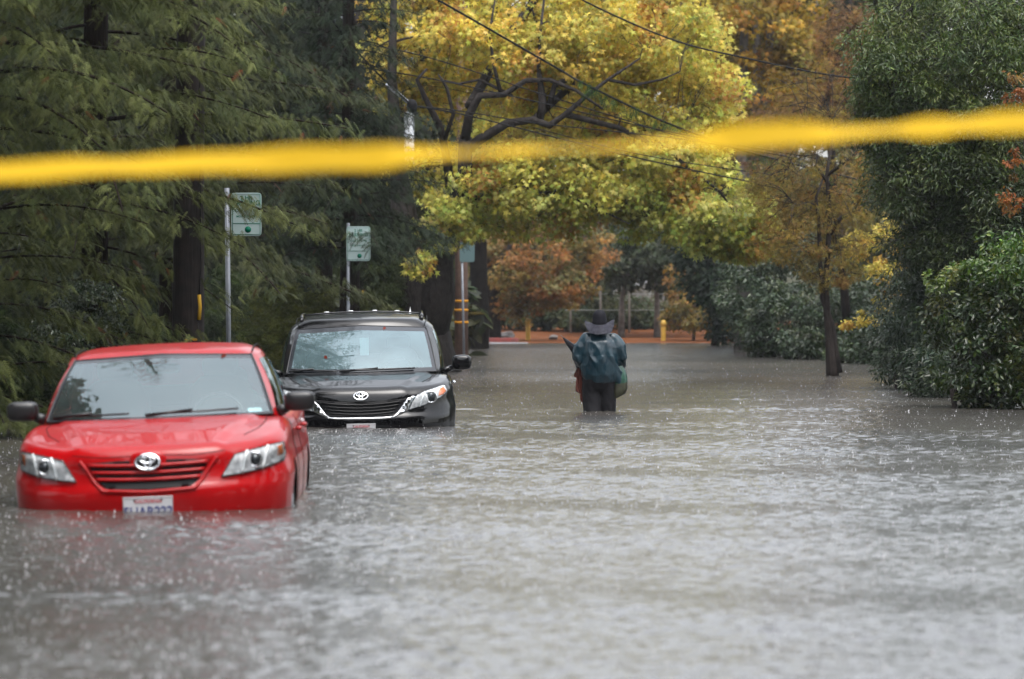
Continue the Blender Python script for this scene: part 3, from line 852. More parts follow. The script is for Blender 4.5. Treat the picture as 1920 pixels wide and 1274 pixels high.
# jacket
j = MB()
taper(j, [(.005, .0, .91), (.0, .0, 1.04), (0, -.005, 1.20), (0, -.01, 1.32), (0, 0, 1.40)], [(.235, .19), (.25, .20), (.25, .18), (.225, .145), (.14, .10)], 28)
taper(j, [(0, .0, 1.38), (0, .01, 1.47)], [(.125, .10), (.078, .075)], 20)
taper(j, [(-.16, .0, 1.36), (-.238, -.01, 1.25), (-.262, .0, 1.12), (-.235, .12, 1.02)], [.085, .092, .086, .07], 18)
taper(j, [(.16, .0, 1.36), (.238, -.01, 1.26), (.268, .0, 1.13), (.262, .09, 1.03)], [.085, .095, .088, .072], 18)
taper(j, [(.13, -.06, 1.0), (.21, -.06, .91), (.255, -.06, .80)], [(.12, .09), (.085, .06), (.04, .035)], 14)
def folds(co, n_):
    f = 0
    a = MN.noise(Vector((co.x*8+co.z*2.0, co.y*5, co.z*1.6)))
    b2 = MN.noise(Vector((co.x*19-co.z*5, co.y*12, co.z*4+7)))
    rd = 1-abs(MN.noise(Vector((co.x*7+co.z*4.5, co.y*4, co.z*3.5+3))))*4
    f = .014*a+.008*b2+.010*max(rd, -.5)
    w_ = (1.1 if co.z < 1.15 else .75)*(.35+.65*sstep(.86, .98, co.z))
    return f*w_
jo = j.build('jacket', 'jacket_teal', per); baked(jo, .011, 7, folds)
c_ = MB()
taper(c_, [(.268, .06, 1.04), (.245, .17, 1.02)], [.066, .055], 14); taper(c_, [(-.24, .08, 1.04), (-.22, .19, 1.01)], [.06, .05], 14)
co_ = c_.build('sleeve_lining', 'matt_black', per)
# trousers, one garment
t = MB()
taper(t, [(.0, .0, 1.06), (.005, .0, .90), (.0, .0, .80)], [(.19, .15), (.225, .17), (.21, .15)], 24)
for s in (-1, 1): taper(t, [(.085*s, 0, .88), (.098*s, .01, .66), (.10*s, .02 if s > 0 else -.03, .44), (.105*s, -.01, .12)], [(.13, .13), (.118, .125), (.112, .12), (.095, .10)], 18)
def tf(co, n_): return .012*MN.noise(Vector((co.x*8, co.y*8, co.z*3)))+.006*MN.noise(Vector((co.x*18+co.z*9, co.y*18, co.z*8)))
to = t.build('trousers', 'trousers_black', per); baked(to, .012, 7, tf)
for s in (-1, 1):
    bt = MB(); taper(bt, [(.112*s, -.03, .055), (.125*s, .13, .04)], [.058, .045], 12); bt.build('boot', 'matt_black', per)
# hat: dark crown and drooping brim
h = MB(); prof = [(.001, .172), (.035, .168), (.062, .15), (.078, .12), (.085, .08), (.089, .03), (.092, 0), (.092, -.02)]
h.lathe([(r_*1.03, z_) for r_, z_ in prof], (0, -.004, 1.545), 28, M=Matrix.Diagonal((1, 1.22, 1.06))); hat = h.build('hat', 'hat_black', per)
br = MB(); rows = []
for k in range(9):
    r_ = .088+.012*k; q = k/8; row = []
    for i in range(48):
        a = 2*math.pi*i/48; cx, cy = math.cos(a), math.sin(a)
        back = max(0, -cy); sd = abs(cx)
        z = 1.560-.135*q*min(1, back*1.5)**1.1-.04*q*max(0, cy)+.042*q*sd**2.6*(1.2 if cx > 0 else .8)+.004*q*math.sin(5*a+1)+.002*q*math.sin(11*a)
        row.append((cx*r_*1.02, cy*(r_*.96+.018), z))
    rows.append(row)
br.grid(rows, closed_u=True); rows2 = [[(x, y, z-.005) for (x, y, z) in r] for r in rows]; br.grid(rows2[::-1], closed_u=True)
br.build('brim', 'brim_grey', hat)
hb = MB(); hb.lathe([(.0955, 0), (.0965, .012), (.0955, .020)], (0, -.004, 1.556), 28, M=Matrix.Diagonal((1, 1.22, 1))); hb.build('hat_band', 'hat_black', hat)
# folded umbrella under the left arm
ub = empty('umbrella', (PX-.455, PY-.02, .925)); tag(ub, 'furled dark umbrella tucked under the wading person\'s left arm, tip up', 'umbrella')
dirv = Vector((.62, .42, -.66)).normalized(); pts = [dirv*q for q in (0, .02, .10, .22, .34, .46, .55)]
u_ = MB(); Lr_ = [.006, .012, .026, .042, .05, .045, .02]
n_ = 32; base = len(u_.v); up = Vector((0, 0, 1)); A = (up-dirv*up.dot(dirv)).normalized(); B = dirv.cross(A); rows = []
for p, r_ in zip(pts, Lr_):
    rows.append([tuple(p+(A*math.cos(2*math.pi*k/n_)+B*math.sin(2*math.pi*k/n_))*r_*(1+.22*math.sin(8*2*math.pi*k/n_))) for k in range(n_)])
u_.grid(rows, closed_u=True); u_.build('canopy', 'umbrella_black', ub)
u_ = MB(); u_.tube([-dirv*.05, dirv*.0], [.004, .005], 8); u_.build('ferrule', 'galvanised', ub)
u_ = MB(); u_.tube([dirv*.5, dirv*.74], .007, 8); u_.tube(cr([dirv*.74, dirv*.80, dirv*.84+Vector((.03, 0, 0)), dirv*.80+Vector((.06, 0, .01))], 4), .011, 8); u_.build('handle', 'black_plastic', ub)
# red cloth hanging at the left side
def drape(name, base_pts, m, loc, label, cat, thick=.012, parent=None):
    mb = MB(); rows = []
    for (x0, x1, y, z) in base_pts:
        rows.append([(x0+(x1-x0)*k/10, y+.02*math.sin(k*1.9+z*9), z+.006*math.sin(k*1.3)) for k in range(11)])
    mb.grid(rows); mb.grid([[(x, y+thick, z) for (x, y, z) in r][::-1] for r in rows])
    for r in (rows[0], rows[-1]): pass
    left = [[r[0], (r[0][0], r[0][1]+thick, r[0][2])] for r in rows]; right = [[(r[-1][0], r[-1][1]+thick, r[-1][2]), r[-1]] for r in rows]
    mb.grid(left); mb.grid(right)
    o = mb.build(name, m, parent); o.location = loc
    if label: tag(o, label, cat)
    return o
drape('red_cloth', [(-.26, -.20, .06, .60), (-.295, -.19, .05, .52), (-.325, -.18, .04, .44), (-.29, -.18, .04, .42), (-.30, -.18, .03, .32), (-.30, -.18, .03, .25), (-.245, -.17, .03, .22), (-.245, -.19, .02, .16), (-.225, -.205, .02, .11)],
      'cloth_red', (PX, PY, 0), 'bright red cloth hanging down beside the wading person\'s left hip', 'cloth')
bag = empty('shopping_bag', (PX+.265, PY+.0, .17)); tag(bag, 'green and brown shopping bag hanging from the wading person\'s right hand', 'bag')
g_ = MB(); rows = []
for (z, hw, hd, dx) in [(.0, .03, .05, -.04), (.03, .075, .07, -.015), (.10, .088, .08, .0), (.18, .086, .075, .0)]:
    rows.append([(dx+hw*math.copysign(abs(math.cos(2*math.pi*k/24))**.6, math.cos(2*math.pi*k/24))*(1+.05*math.sin(k*2.3)), hd*math.copysign(abs(math.sin(2*math.pi*k/24))**.6, math.sin(2*math.pi*k/24)), z+.045*(math.cos(2*math.pi*k/24)*.5)) for k in range(24)])
g_.grid(rows, closed_u=True); g_.build('bag_bottom', 'bag_brown', bag)
g_ = MB(); rows = []
for (z, hw, hd, dx) in [(.18, .086, .075, .0), (.26, .080, .07, .0), (.34, .060, .05, .0), (.40, .035, .03, -.01)]:
    rows.append([(dx+hw*math.copysign(abs(math.cos(2*math.pi*k/24))**.6, math.cos(2*math.pi*k/24))*(1+.07*math.sin(k*2.9+z*20)), hd*math.copysign(abs(math.sin(2*math.pi*k/24))**.6, math.sin(2*math.pi*k/24)), z+.045*(math.cos(2*math.pi*k/24)*.5)*(1 if z < .3 else .3)) for k in range(24)])
g_.grid(rows, closed_u=True); g_.build('bag_top', 'bag_green', bag)
g_ = MB(); g_.tube(cr([(-.05, 0, .38), (-.06, .05, .50), (-.08, .10, .55), (-.04, .06, .50), (0, 0, .38)], 4), .007, 6); g_.build('handle', 'cloth_red', bag)

# ------------------------------------------------------------------ warning tape across the road, close to the camera
tp = MB(); rows = []
TD = 7.8
ctrl = [(-250, 345, .85, .0), (0, 324, .80, .1), (120, 317, .76, .1), (220, 313, .64, .3), (310, 309, .70, .1), (430, 304, .86, .1), (560, 300, 1.0, -.05), (700, 296, 1.0, 0.), (810, 290, .50, .6), (890, 286, .24, 1.0), (970, 283, .34, 1.2), (1060, 279, .22, 1.25), (1170, 275, .20, 1.25), (1280, 266, .40, .8), (1370, 259, .98, .2), (1500, 252, .98, .1), (1600, 249, .42, .8), (1660, 246, .38, .8), (1740, 240, .85, .3), (1810, 236, .50, .6), (1890, 231, .9, .1), (2150, 215, .9, 0)]
n = 320
for k in range(n+1):
    px = -250+2400*k/n
    i = 0
    while i < len(ctrl)-2 and ctrl[i+1][0] < px: i += 1
    t = (px-ctrl[i][0])/(ctrl[i+1][0]-ctrl[i][0]); t2 = t*t*(3-2*t)
    zc = ctrl[i][1]+(ctrl[i+1][1]-ctrl[i][1])*t; wd = ctrl[i][2]+(ctrl[i+1][2]-ctrl[i][2])*t2
    th = math.acos(max(-1, min(1, wd/1.12)))
    x, z = WX(px, TD), WZ(zc, TD); hw = .027
    row = []
    for q in range(-3, 4):
        s = q/3
        row.append((x, TD+math.sin(th)*hw*s+.002*math.cos(3*s), z+math.cos(th)*hw*s+.0015*math.sin(x*30+s)))
    rows.append(row)
tp.grid(rows); tg_ = tp.build('barrier_tape', 'tape_yellow'); so_ = tg_.modifiers.new('thickness', 'SOLIDIFY'); so_.thickness = .0006
tag(tg_, 'twisted yellow barrier tape stretched across the flooded road, out of focus', 'tape')
# ------------------------------------------------------------------ setting
EXPO = 1.0
def hnoise(x, y):
    from mathutils import noise as N
    return N.noise(Vector((x*.09, y*.09, 3.1)))
def ground_z(x, y):
    z = -.55
    z += 1.1*sstep(7.6, 15, x) + 1.1*sstep(-6.0, -13, x)*1.0 if True else 0
    zf = -.55+.60*sstep(132, 149, y)+.40*sstep(150, 178, y)+.5*sstep(178, 260, y)
    z = max(z, zf)
    z += .05*hnoise(x*2, y*2)
    r = max(abs(x)-60, y-260, 0); z += .055*r if r > 0 else 0
    return min(z, 24)
xs = [-1500, -900, -500, -300, -180, -110, -75]+[-60+2*k for k in range(19)]+[-22+.8*k for k in range(56)]+[24+2*k for k in range(19)]+[75, 110, 180, 300, 500, 900, 1500]
ysg = [-1500, -600, -200, -80, -30, 0]+[3*k for k in range(1, 40)]+[118+1.*k for k in range(70)]+[190+4*k for k in range(20)]+[280, 330, 420, 600, 900, 1500]
g = MB(); g.grid([[(x, y, ground_z(x, y)) for x in xs] for y in ysg])
m, nt, b, outn = nodes('ground_soil')
tc = nt.nodes.new('ShaderNodeTexCoord')
n1 = nt.nodes.new('ShaderNodeTexNoise'); n1.inputs['Scale'].default_value = .35; n1.inputs['Detail'].default_value = 8; nt.links.new(tc.outputs['Object'], n1.inputs['Vector'])
n2 = nt.nodes.new('ShaderNodeTexNoise'); n2.inputs['Scale'].default_value = 9; n2.inputs['Detail'].default_value = 4; nt.links.new(tc.outputs['Object'], n2.inputs['Vector'])
r1 = nt.nodes.new('ShaderNodeValToRGB'); e = r1.color_ramp.elements
e[0].position = .30; e[0].color = (.05, .035, .02, 1); e[1].position = .56; e[1].color = (.115, .042, .015, 1)
q = e.new(.72); q.color = (.15, .066, .022, 1); q = e.new(.44); q.color = (.10, .034, .012, 1)
ad = nt.nodes.new('ShaderNodeMath'); ad.operation = 'ADD'; mu = nt.nodes.new('ShaderNodeMath'); mu.operation = 'MULTIPLY'; mu.inputs[1].default_value = .5
nt.links.new(n2.outputs['Fac'], mu.inputs[0]); nt.links.new(mu.outputs[0], ad.inputs[0]); 
m2 = nt.nodes.new('ShaderNodeMath'); m2.operation = 'MULTIPLY'; m2.inputs[1].default_value = .5
nt.links.new(n1.outputs['Fac'], m2.inputs[0]); nt.links.new(m2.outputs[0], ad.inputs[1]); nt.links.new(ad.outputs[0], r1.inputs['Fac'])
sx = nt.nodes.new('ShaderNodeSeparateXYZ'); nt.links.new(tc.outputs['Object'], sx.inputs[0])
def mth(op, a_, b_=0.):
    n = nt.nodes.new('ShaderNodeMath'); n.operation = op
    for i_, q_ in enumerate((a_, b_)):
        if isinstance(q_, (int, float)): n.inputs[i_].default_value = q_
        else: nt.links.new(q_, n.inputs[i_])
    return n.outputs[0]
lx = mth('SUBTRACT', 15., mth('ABSOLUTE', mth('SUBTRACT', sx.outputs['X'], 2.)))
ly = mth('SUBTRACT', 34., mth('ABSOLUTE', mth('SUBTRACT', sx.outputs['Y'], 168.)))
lm = nt.nodes.new('ShaderNodeMath'); lm.operation = 'MULTIPLY'; lm.use_clamp = True
def cl01(v):
    n = nt.nodes.new('ShaderNodeClamp'); nt.links.new(mth('MULTIPLY', v, .3), n.inputs[0]); return n.outputs[0]
nt.links.new(cl01(lx), lm.inputs[0]); nt.links.new(cl01(ly), lm.inputs[1])
rs = nt.nodes.new('ShaderNodeValToRGB'); rs.color_ramp.elements[0].color = (.018, .022, .012, 1); rs.color_ramp.elements[1].color = (.05, .045, .025, 1)
nt.links.new(n1.outputs['Fac'], rs.inputs['Fac'])
mxg = nt.nodes.new('ShaderNodeMixRGB'); nt.links.new(lm.outputs[0], mxg.inputs['Fac']); nt.links.new(rs.outputs['Color'], mxg.inputs[1]); nt.links.new(r1.outputs['Color'], mxg.inputs[2])
nt.links.new(mxg.outputs['Color'], b.inputs['Base Color']); b.inputs['Roughness'].default_value = .9; b.inputs['Specular IOR Level'].default_value = .05
bp = nt.nodes.new('ShaderNodeBump'); bp.inputs['Strength'].default_value = .8; bp.inputs['Distance'].default_value = .06
nt.links.new(n2.outputs['Fac'], bp.inputs['Height']); nt.links.new(bp.outputs['Normal'], b.inputs['Normal'])
MATS['ground_soil'] = m
tag(g.build('ground', 'ground_soil'), kind='structure')

# water ------------------------------------------------------------
m, nt, b, outn = nodes('flood_water')
b.inputs['Roughness'].default_value = WROUGH; b.inputs['IOR'].default_value = 1.5
tc = nt.nodes.new('ShaderNodeTexCoord')
L = nt.links.new
def noise_n(scale, detail, dist=0., rough=.5, msc=(1, 1, 1)):
    mp = nt.nodes.new('ShaderNodeMapping'); mp.inputs['Scale'].default_value = msc
    n = nt.nodes.new('ShaderNodeTexNoise'); n.inputs['Scale'].default_value = scale; n.inputs['Detail'].default_value = detail
    n.inputs['Distortion'].default_value = dist; n.inputs['Roughness'].default_value = rough
    L(tc.outputs['Object'], mp.inputs['Vector']); L(mp.outputs['Vector'], n.inputs['Vector']); return n.outputs['Fac']
def math_n(op, a, b_, clamp=False):
    n = nt.nodes.new('ShaderNodeMath'); n.operation = op; n.use_clamp = clamp
    for i, q in enumerate((a, b_)):
        if hasattr(q, 'links') or not isinstance(q, (int, float)): L(q, n.inputs[i])
        else: n.inputs[i].default_value = q
    return n.outputs[0]
fine = noise_n(13, 3, .4, .55)
mid = noise_n(3.2, 2, .3, .5)
patchy = noise_n(.22, 3, .6, .5, (1, .55, 1))
vor = nt.nodes.new('ShaderNodeTexVoronoi'); vor.inputs['Scale'].default_value = 5.5; L(tc.outputs['Object'], vor.inputs['Vector'])
ring = math_n('MULTIPLY', math_n('SINE', math_n('MULTIPLY', vor.outputs['Distance'], 42.), 0.), math_n('SUBTRACT', 1., math_n('MULTIPLY', vor.outputs['Distance'], 2.2), True))
h = math_n('ADD', math_n('MULTIPLY', fine, WAVE[0]), math_n('MULTIPLY', mid, WAVE[1]))
h = math_n('ADD', h, math_n('MULTIPLY', ring, WAVE[2]))
amp = math_n('ADD', .55, math_n('MULTIPLY', patchy, .9))
h = math_n('MULTIPLY', h, amp)
bp = nt.nodes.new('ShaderNodeBump'); bp.inputs['Strength'].default_value = 1; bp.inputs['Distance'].default_value = 1.
L(h, bp.inputs['Height']); L(bp.outputs['Normal'], b.inputs['Normal'])
cr1 = nt.nodes.new('ShaderNodeValToRGB'); cr1.color_ramp.elements[0].color = (.030, .028, .026, 1); cr1.color_ramp.elements[1].color = (.060, .053, .045, 1)
cr1.color_ramp.elements[0].position = .3; cr1.color_ramp.elements[1].position = .7
L(patchy, cr1.inputs['Fac']); L(cr1.outputs['Color'], b.inputs['Base Color'])
MATS['flood_water'] = m
def water_z(x, y):
    z = .018*math.exp(-((y-54.6-.02*x)/.16)**2)*sstep(-9, -1, x)*(1-sstep(5, 9, x))
    z += .016*math.exp(-((y-19.8)/.14)**2)*(1-sstep(-1.5, 0, x))
    return z
def flood_mesh():
    yr = [12.]
    while yr[-1] < 151: yr.append(yr[-1]+max(.024, yr[-1]*.0011))
    yr = np.array(yr); nd = 860
    u = np.linspace(-1, 1, nd)
    hw = yr*.127+3.0
    X = hw[:, None]*u[None, :]; Y = np.repeat(yr[:, None], nd, 1)
    cell = np.maximum(np.gradient(yr), 2*hw/nd)
    Z = np.zeros_like(X); rg = np.random.default_rng(5)
    K = 120; tot = 0
    lam = np.exp(rg.uniform(math.log(.06), math.log(.30), K)); ang = rg.uniform(0, 2*math.pi, K); ph = rg.uniform(0, 6.28, K)
    for l, a_, p in zip(lam, ang, ph):
        k = 2*math.pi/l; amp = SLOPE*math.sqrt(2/K)/k
        f = np.clip((l/cell-2.6)/2.4, 0, 1)[:, None]
        tot = tot+f**2/K
        Z += amp*f*np.sin(k*(math.cos(a_)*X+math.sin(a_)*Y)+p+.5*np.sin(X*1.3+a_*3)+.5*np.sin(Y*1.1+p))
    Z /= np.sqrt(np.clip(tot, .35, 1))
    for (kx, ky, aa) in ((3, 1, .62), (7, 2, .5), (15, 3, .35)):      # irregular rain-pocked chop at the scale of the mesh
        N_ = rg.standard_normal(X.shape)
        wx = np.hanning(kx+2)[1:-1]; wy = np.hanning(ky+2)[1:-1]
        N_ = sum(w_*np.roll(N_, i-kx//2, 1) for i, w_ in enumerate(wx)); N_ = sum(w_*np.roll(N_, i-ky//2, 0) for i, w_ in enumerate(wy))
        N_ /= N_.std(); Z += N_*aa*SLOPE2*(cell*(1-.62*np.clip((yr-48)/55, 0, 1)))[:, None]*max(1, ky*.8)
    pt = np.sin(X*.55+1.1*np.sin(Y*.31)+1)*np.sin(Y*.83+.7*np.sin(X*.7))+.6*np.sin(Y*2.1+X*.4+np.sin(X*1.1)*1.3)
    Z *= np.clip(.95+.36*pt, .35, 1.7)
    Z += .012*np.exp(-((Y-54.6-.02*X)/.14)**2)*np.clip((X+9)/6, 0, 1)*np.clip((9-X)/3, 0, 1)
    Z += .012*np.exp(-((Y-19.8)/.12)**2)*np.clip((0-X)/1.2, 0, 1)
    Z *= np.clip((1-np.abs(u))*9, 0, 1)[None, :]
    X2 = np.column_stack([np.full(len(yr), -60.), np.full(len(yr), -30.), X, np.full(len(yr), 30.), np.full(len(yr), 60.)])
    Y2 = np.column_stack([yr, yr, Y, yr, yr]); Z2 = np.column_stack([0*yr, 0*yr, Z, 0*yr, 0*yr])
    # a plain strip towards and behind the camera
    head = np.array([-60., -20., 0., 8.]); nh = len(head); xr = X2[0]
    X2 = np.vstack([np.repeat(xr[None], nh, 0), X2]); Y2 = np.vstack([np.repeat(head[:, None], X2.shape[1], 1), Y2]); Z2 = np.vstack([np.zeros((nh, X2.shape[1])), Z2])
    nr, nc = X2.shape
    me = bpy.data.meshes.new('flood_water'); me.vertices.add(nr*nc)
    me.vertices.foreach_set('co', np.stack([X2, Y2, Z2], -1).astype(np.float32).ravel())
    i = (np.arange(nr-1)[:, None]*nc+np.arange(nc-1)[None, :]).ravel()
    q = np.stack([i, i+1, i+nc+1, i+nc], -1).astype(np.int32)
    me.loops.add(q.size); me.loops.foreach_set('vertex_index', q.ravel()); me.polygons.add(len(q)); me.polygons.foreach_set('loop_start', np.arange(len(q), dtype=np.int32)*4)
    me.update(calc_edges=True); me.polygons.foreach_set('use_smooth', np.ones(len(q), bool))
    me.materials.append(MATS['flood_water'])
    return mesh_obj('flood_water', me)
tag(flood_mesh(), kind='structure')
# ------------------------------------------------------------------ vegetation
G_DK = (.018, .036, .016); G_MD = (.040, .070, .024); G_OL = (.075, .085, .028); G_LT = (.13, .16, .075); G_BL = (.030, .060, .042)
Y_BR = (.62, .43, .045); Y_GR = (.36, .36, .05); Y_DP = (.52, .31, .035); OR = (.55, .20, .035); BRN = (.20, .10, .035); YG2 = (.22, .26, .05)
def tree_root(name, x, y, label, cat, group=None):
    o = empty(name, (x, y, ground_z(x, y)-.05)); return tag(o, label, cat, group)
def local(arr, root):
    a = np.array(arr, float).copy(); a[:, :3] -= np.array(root.location); return a

CONB = np.array([.46, .47, .32])
def redwood(x, y, h, z0, rlow, rtop, label, nb, cols, w, trunk_r=.17, size=.22, per=9, seed=1, az=(0, 2*math.pi), ztop_dense=8., bark='bark_redwood', group='conifers along the left side', dens=1.0, droop=.16, low=None):
    rnd = random.Random(seed)
    root = tree_root('redwood_tree', x, y, label, 'tree', group)
    gz = root.location.z
    mb = MB(); mb.tube([(0, 0, 0), (.03, 0, h*.25), (0, .05, h*.6), (.02, 0, h)], [trunk_r*1.2, trunk_r, trunk_r*.6, .03], 14)
    P = []; D = []; Nn = []; S = []; tw = []
    for k in range(nb):
        t = (k+rnd.random()*.6)/nb
        z = z0+(h-z0)*t**1.25
        L = (rlow+(rtop-rlow)*((z-z0)/(h-z0))**.8)*rnd.uniform(.72, 1.12)
        if low and z < low[0]+.6: L *= low[1]+(1-low[1])*sstep(low[0], low[0]+.6, z)
        a = ((k*.381966) % 1.)*2*math.pi+rnd.gauss(0, .1)
        if math.sin(a) > .35 and k % 2: a = -a
        dx, dy = math.cos(a), math.sin(a)
        rise = rnd.uniform(-.15, .28); dr = rnd.uniform(.6, 1.5)*droop
        pts = []
        for q in range(9):
            s = L*q/8
            pts.append(Vector((dx*s, dy*s, z-gz+rise*s-dr*s*s/L*1.6)))
        mb.tube(pts, [.022*(1-.8*q/8)*(L/2.5)+.003 for q in range(9)], 5, caps=False)
        far = z > ztop_dense
        nt_ = int((20 if not far else 7)*L/2.4*dens)
        for m_ in range(nt_):
            s = .15+.85*(m_+rnd.random())/nt_; q = s*8; i = min(int(q), 7); p = pts[i].lerp(pts[i+1], q-i)
            sd = 1 if m_ % 2 else -1; tl = (.25+.85*(1-s)**.8)*L/2.4*rnd.uniform(.6, 1.1)*1.0
            aa = a+sd*rnd.uniform(.6, 1.1); tx, ty = math.cos(aa), math.sin(aa)
            nsp = max(2, int(tl/.085)) if not far else max(2, int(tl/.2))
            for u in range(nsp):
                f = (u+rnd.random())/nsp; l = tl*f
                pp = (p.x+tx*l, p.y+ty*l, p.z-.32*l*l/tl-.03)
                for c in range(3 if not far else 1):
                    ad_ = aa+rnd.gauss(0, .9); v = Vector((math.cos(ad_), math.sin(ad_), -.1-.5*f-rnd.random()*.7+rnd.gauss(0, .25)))
                    P.append((pp[0]+rnd.gauss(0, .05), pp[1]+rnd.gauss(0, .05), pp[2]+rnd.gauss(0, .05))); D.append(v); 
                    Nn.append((rnd.gauss(0, .5), rnd.gauss(-.35, .5), 1)); S.append((size if not far else size*1.9)*rnd.uniform(.6, 1.25)); tw.append((k, m_))
    mb.build('trunk', bark, root)
    n = len(P); P = np.array(P); D = np.array([tuple(d) for d in D]); Nn = np.array(Nn); S = np.array(S)
    kk = np.array([t_[0]*50+t_[1] for t_ in tw]); _, inv = np.unique(kk, return_inverse=True)
    C = palette(cols, w, inv.max()+1)[inv]*.6+palette(cols, w, n)*.4
    C = C*(1+RNG.normal(scale=.22, size=(n, 1)))
    red = RNG.random(n) < .004; C[red] = np.array([.22, .05, .02])
    C = np.clip(C*CONB*(1.22 if cols is CF else .68), .003, .8)  # front conifers lightened, the others darkened: light and shade put into the colour
    scatter('foliage', T_SPRAY, P, D, Nn, S, C, 'needles', root)
    return root

CF = [(.060, .075, .022), (.100, .110, .038), (.150, .170, .065), (.070, .095, .040), (.22, .24, .11)]
CM = [(.06, .075, .03), (.10, .11, .045), (.16, .175, .07), (.07, .10, .05), (.22, .24, .11)]
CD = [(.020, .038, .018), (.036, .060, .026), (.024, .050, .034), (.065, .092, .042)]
redwood(-5.5, 43.8, 23, .15, 3.6, 1.2, 'nearest conifer, leftmost, its drooping pale green sprays reaching over the red saloon', 175, CF, [3, 3, 2, 2, 1], seed=3, low=(2.5, .52), size=.150)
redwood(-4.95, 50.5, 24, .9, 3.3, 1.2, 'pale green conifer just left of the dark pole, behind the red saloon', 150, CF, [3, 3, 2, 2, 1], seed=5, low=(2.2, .6), size=.150, trunk_r=.14)
redwood(-4.75, 59.5, 18, 2.2, 3.0, 1.2, 'olive green conifer whose sprays hang over the first parking sign', 100, CM, [3, 3, 1, 2, .6], seed=8, size=.150)
redwood(-8.0, 52., 18, .0, 3.0, 1.3, 'dark conifer deep in shade at the left edge, down to the water', 90, CD, [2, 3, 2, 1], seed=12, size=.19)
redwood(-2.95, 77, 12.5, 2.3, 2.25, .35, 'dark blue-green conifer behind the black people carrier, sprays over the second parking sign', 120, CD, [2, 3, 3, 2], seed=15, size=.17)
redwood(-3.9, 88, 15, 3.4, 2.4, .5, 'dark conifer left of the yellow sycamore, farther down the road', 90, CD, [2, 3, 3, 2], seed=21, size=.19)
redwood(-8.2, 66, 20, .0, 3.2, 1.3, 'shaded conifer behind the dark pole, between pole and parking sign', 80, CD, [3, 3, 2, 1], seed=25, size=.21)
redwood(-7.2, 88, 21, .5, 3.4, 1.3, 'tall dark conifer behind the olive bush', 80, CD, [3, 3, 2, 1], seed=29, size=.22)

def broadleaf(name, x, y, label, cat, trunks, clumps, per, T, size, cols, w, group=None, mat_='leaves', bark='bark_dark', lim=None, rmin=.008, wob=.1, **kw):
    root = tree_root(name, x, y, label, cat, group)
    cl = local(clumps, root); off = np.array(root.location)
    st = []
    for pts, rr in trunks: st.append(([tuple(Vector(p)-root.location) for p in pts], rr))
    limbs('trunk' if name.endswith('tree') or name.startswith('sycamore') else 'stem', st, cl, None, bark, root, lim=lim, rmin=rmin, wob=wob)
    cf = kw.pop('colfun', None)
    cf2 = (lambda P_, C_: cf(P_+off, C_)) if cf else None
    leafy('crown' if name.endswith('tree') else 'foliage', cl, per, T, size, cols, w, mat_, root, colfun=cf2, **kw)
    return root

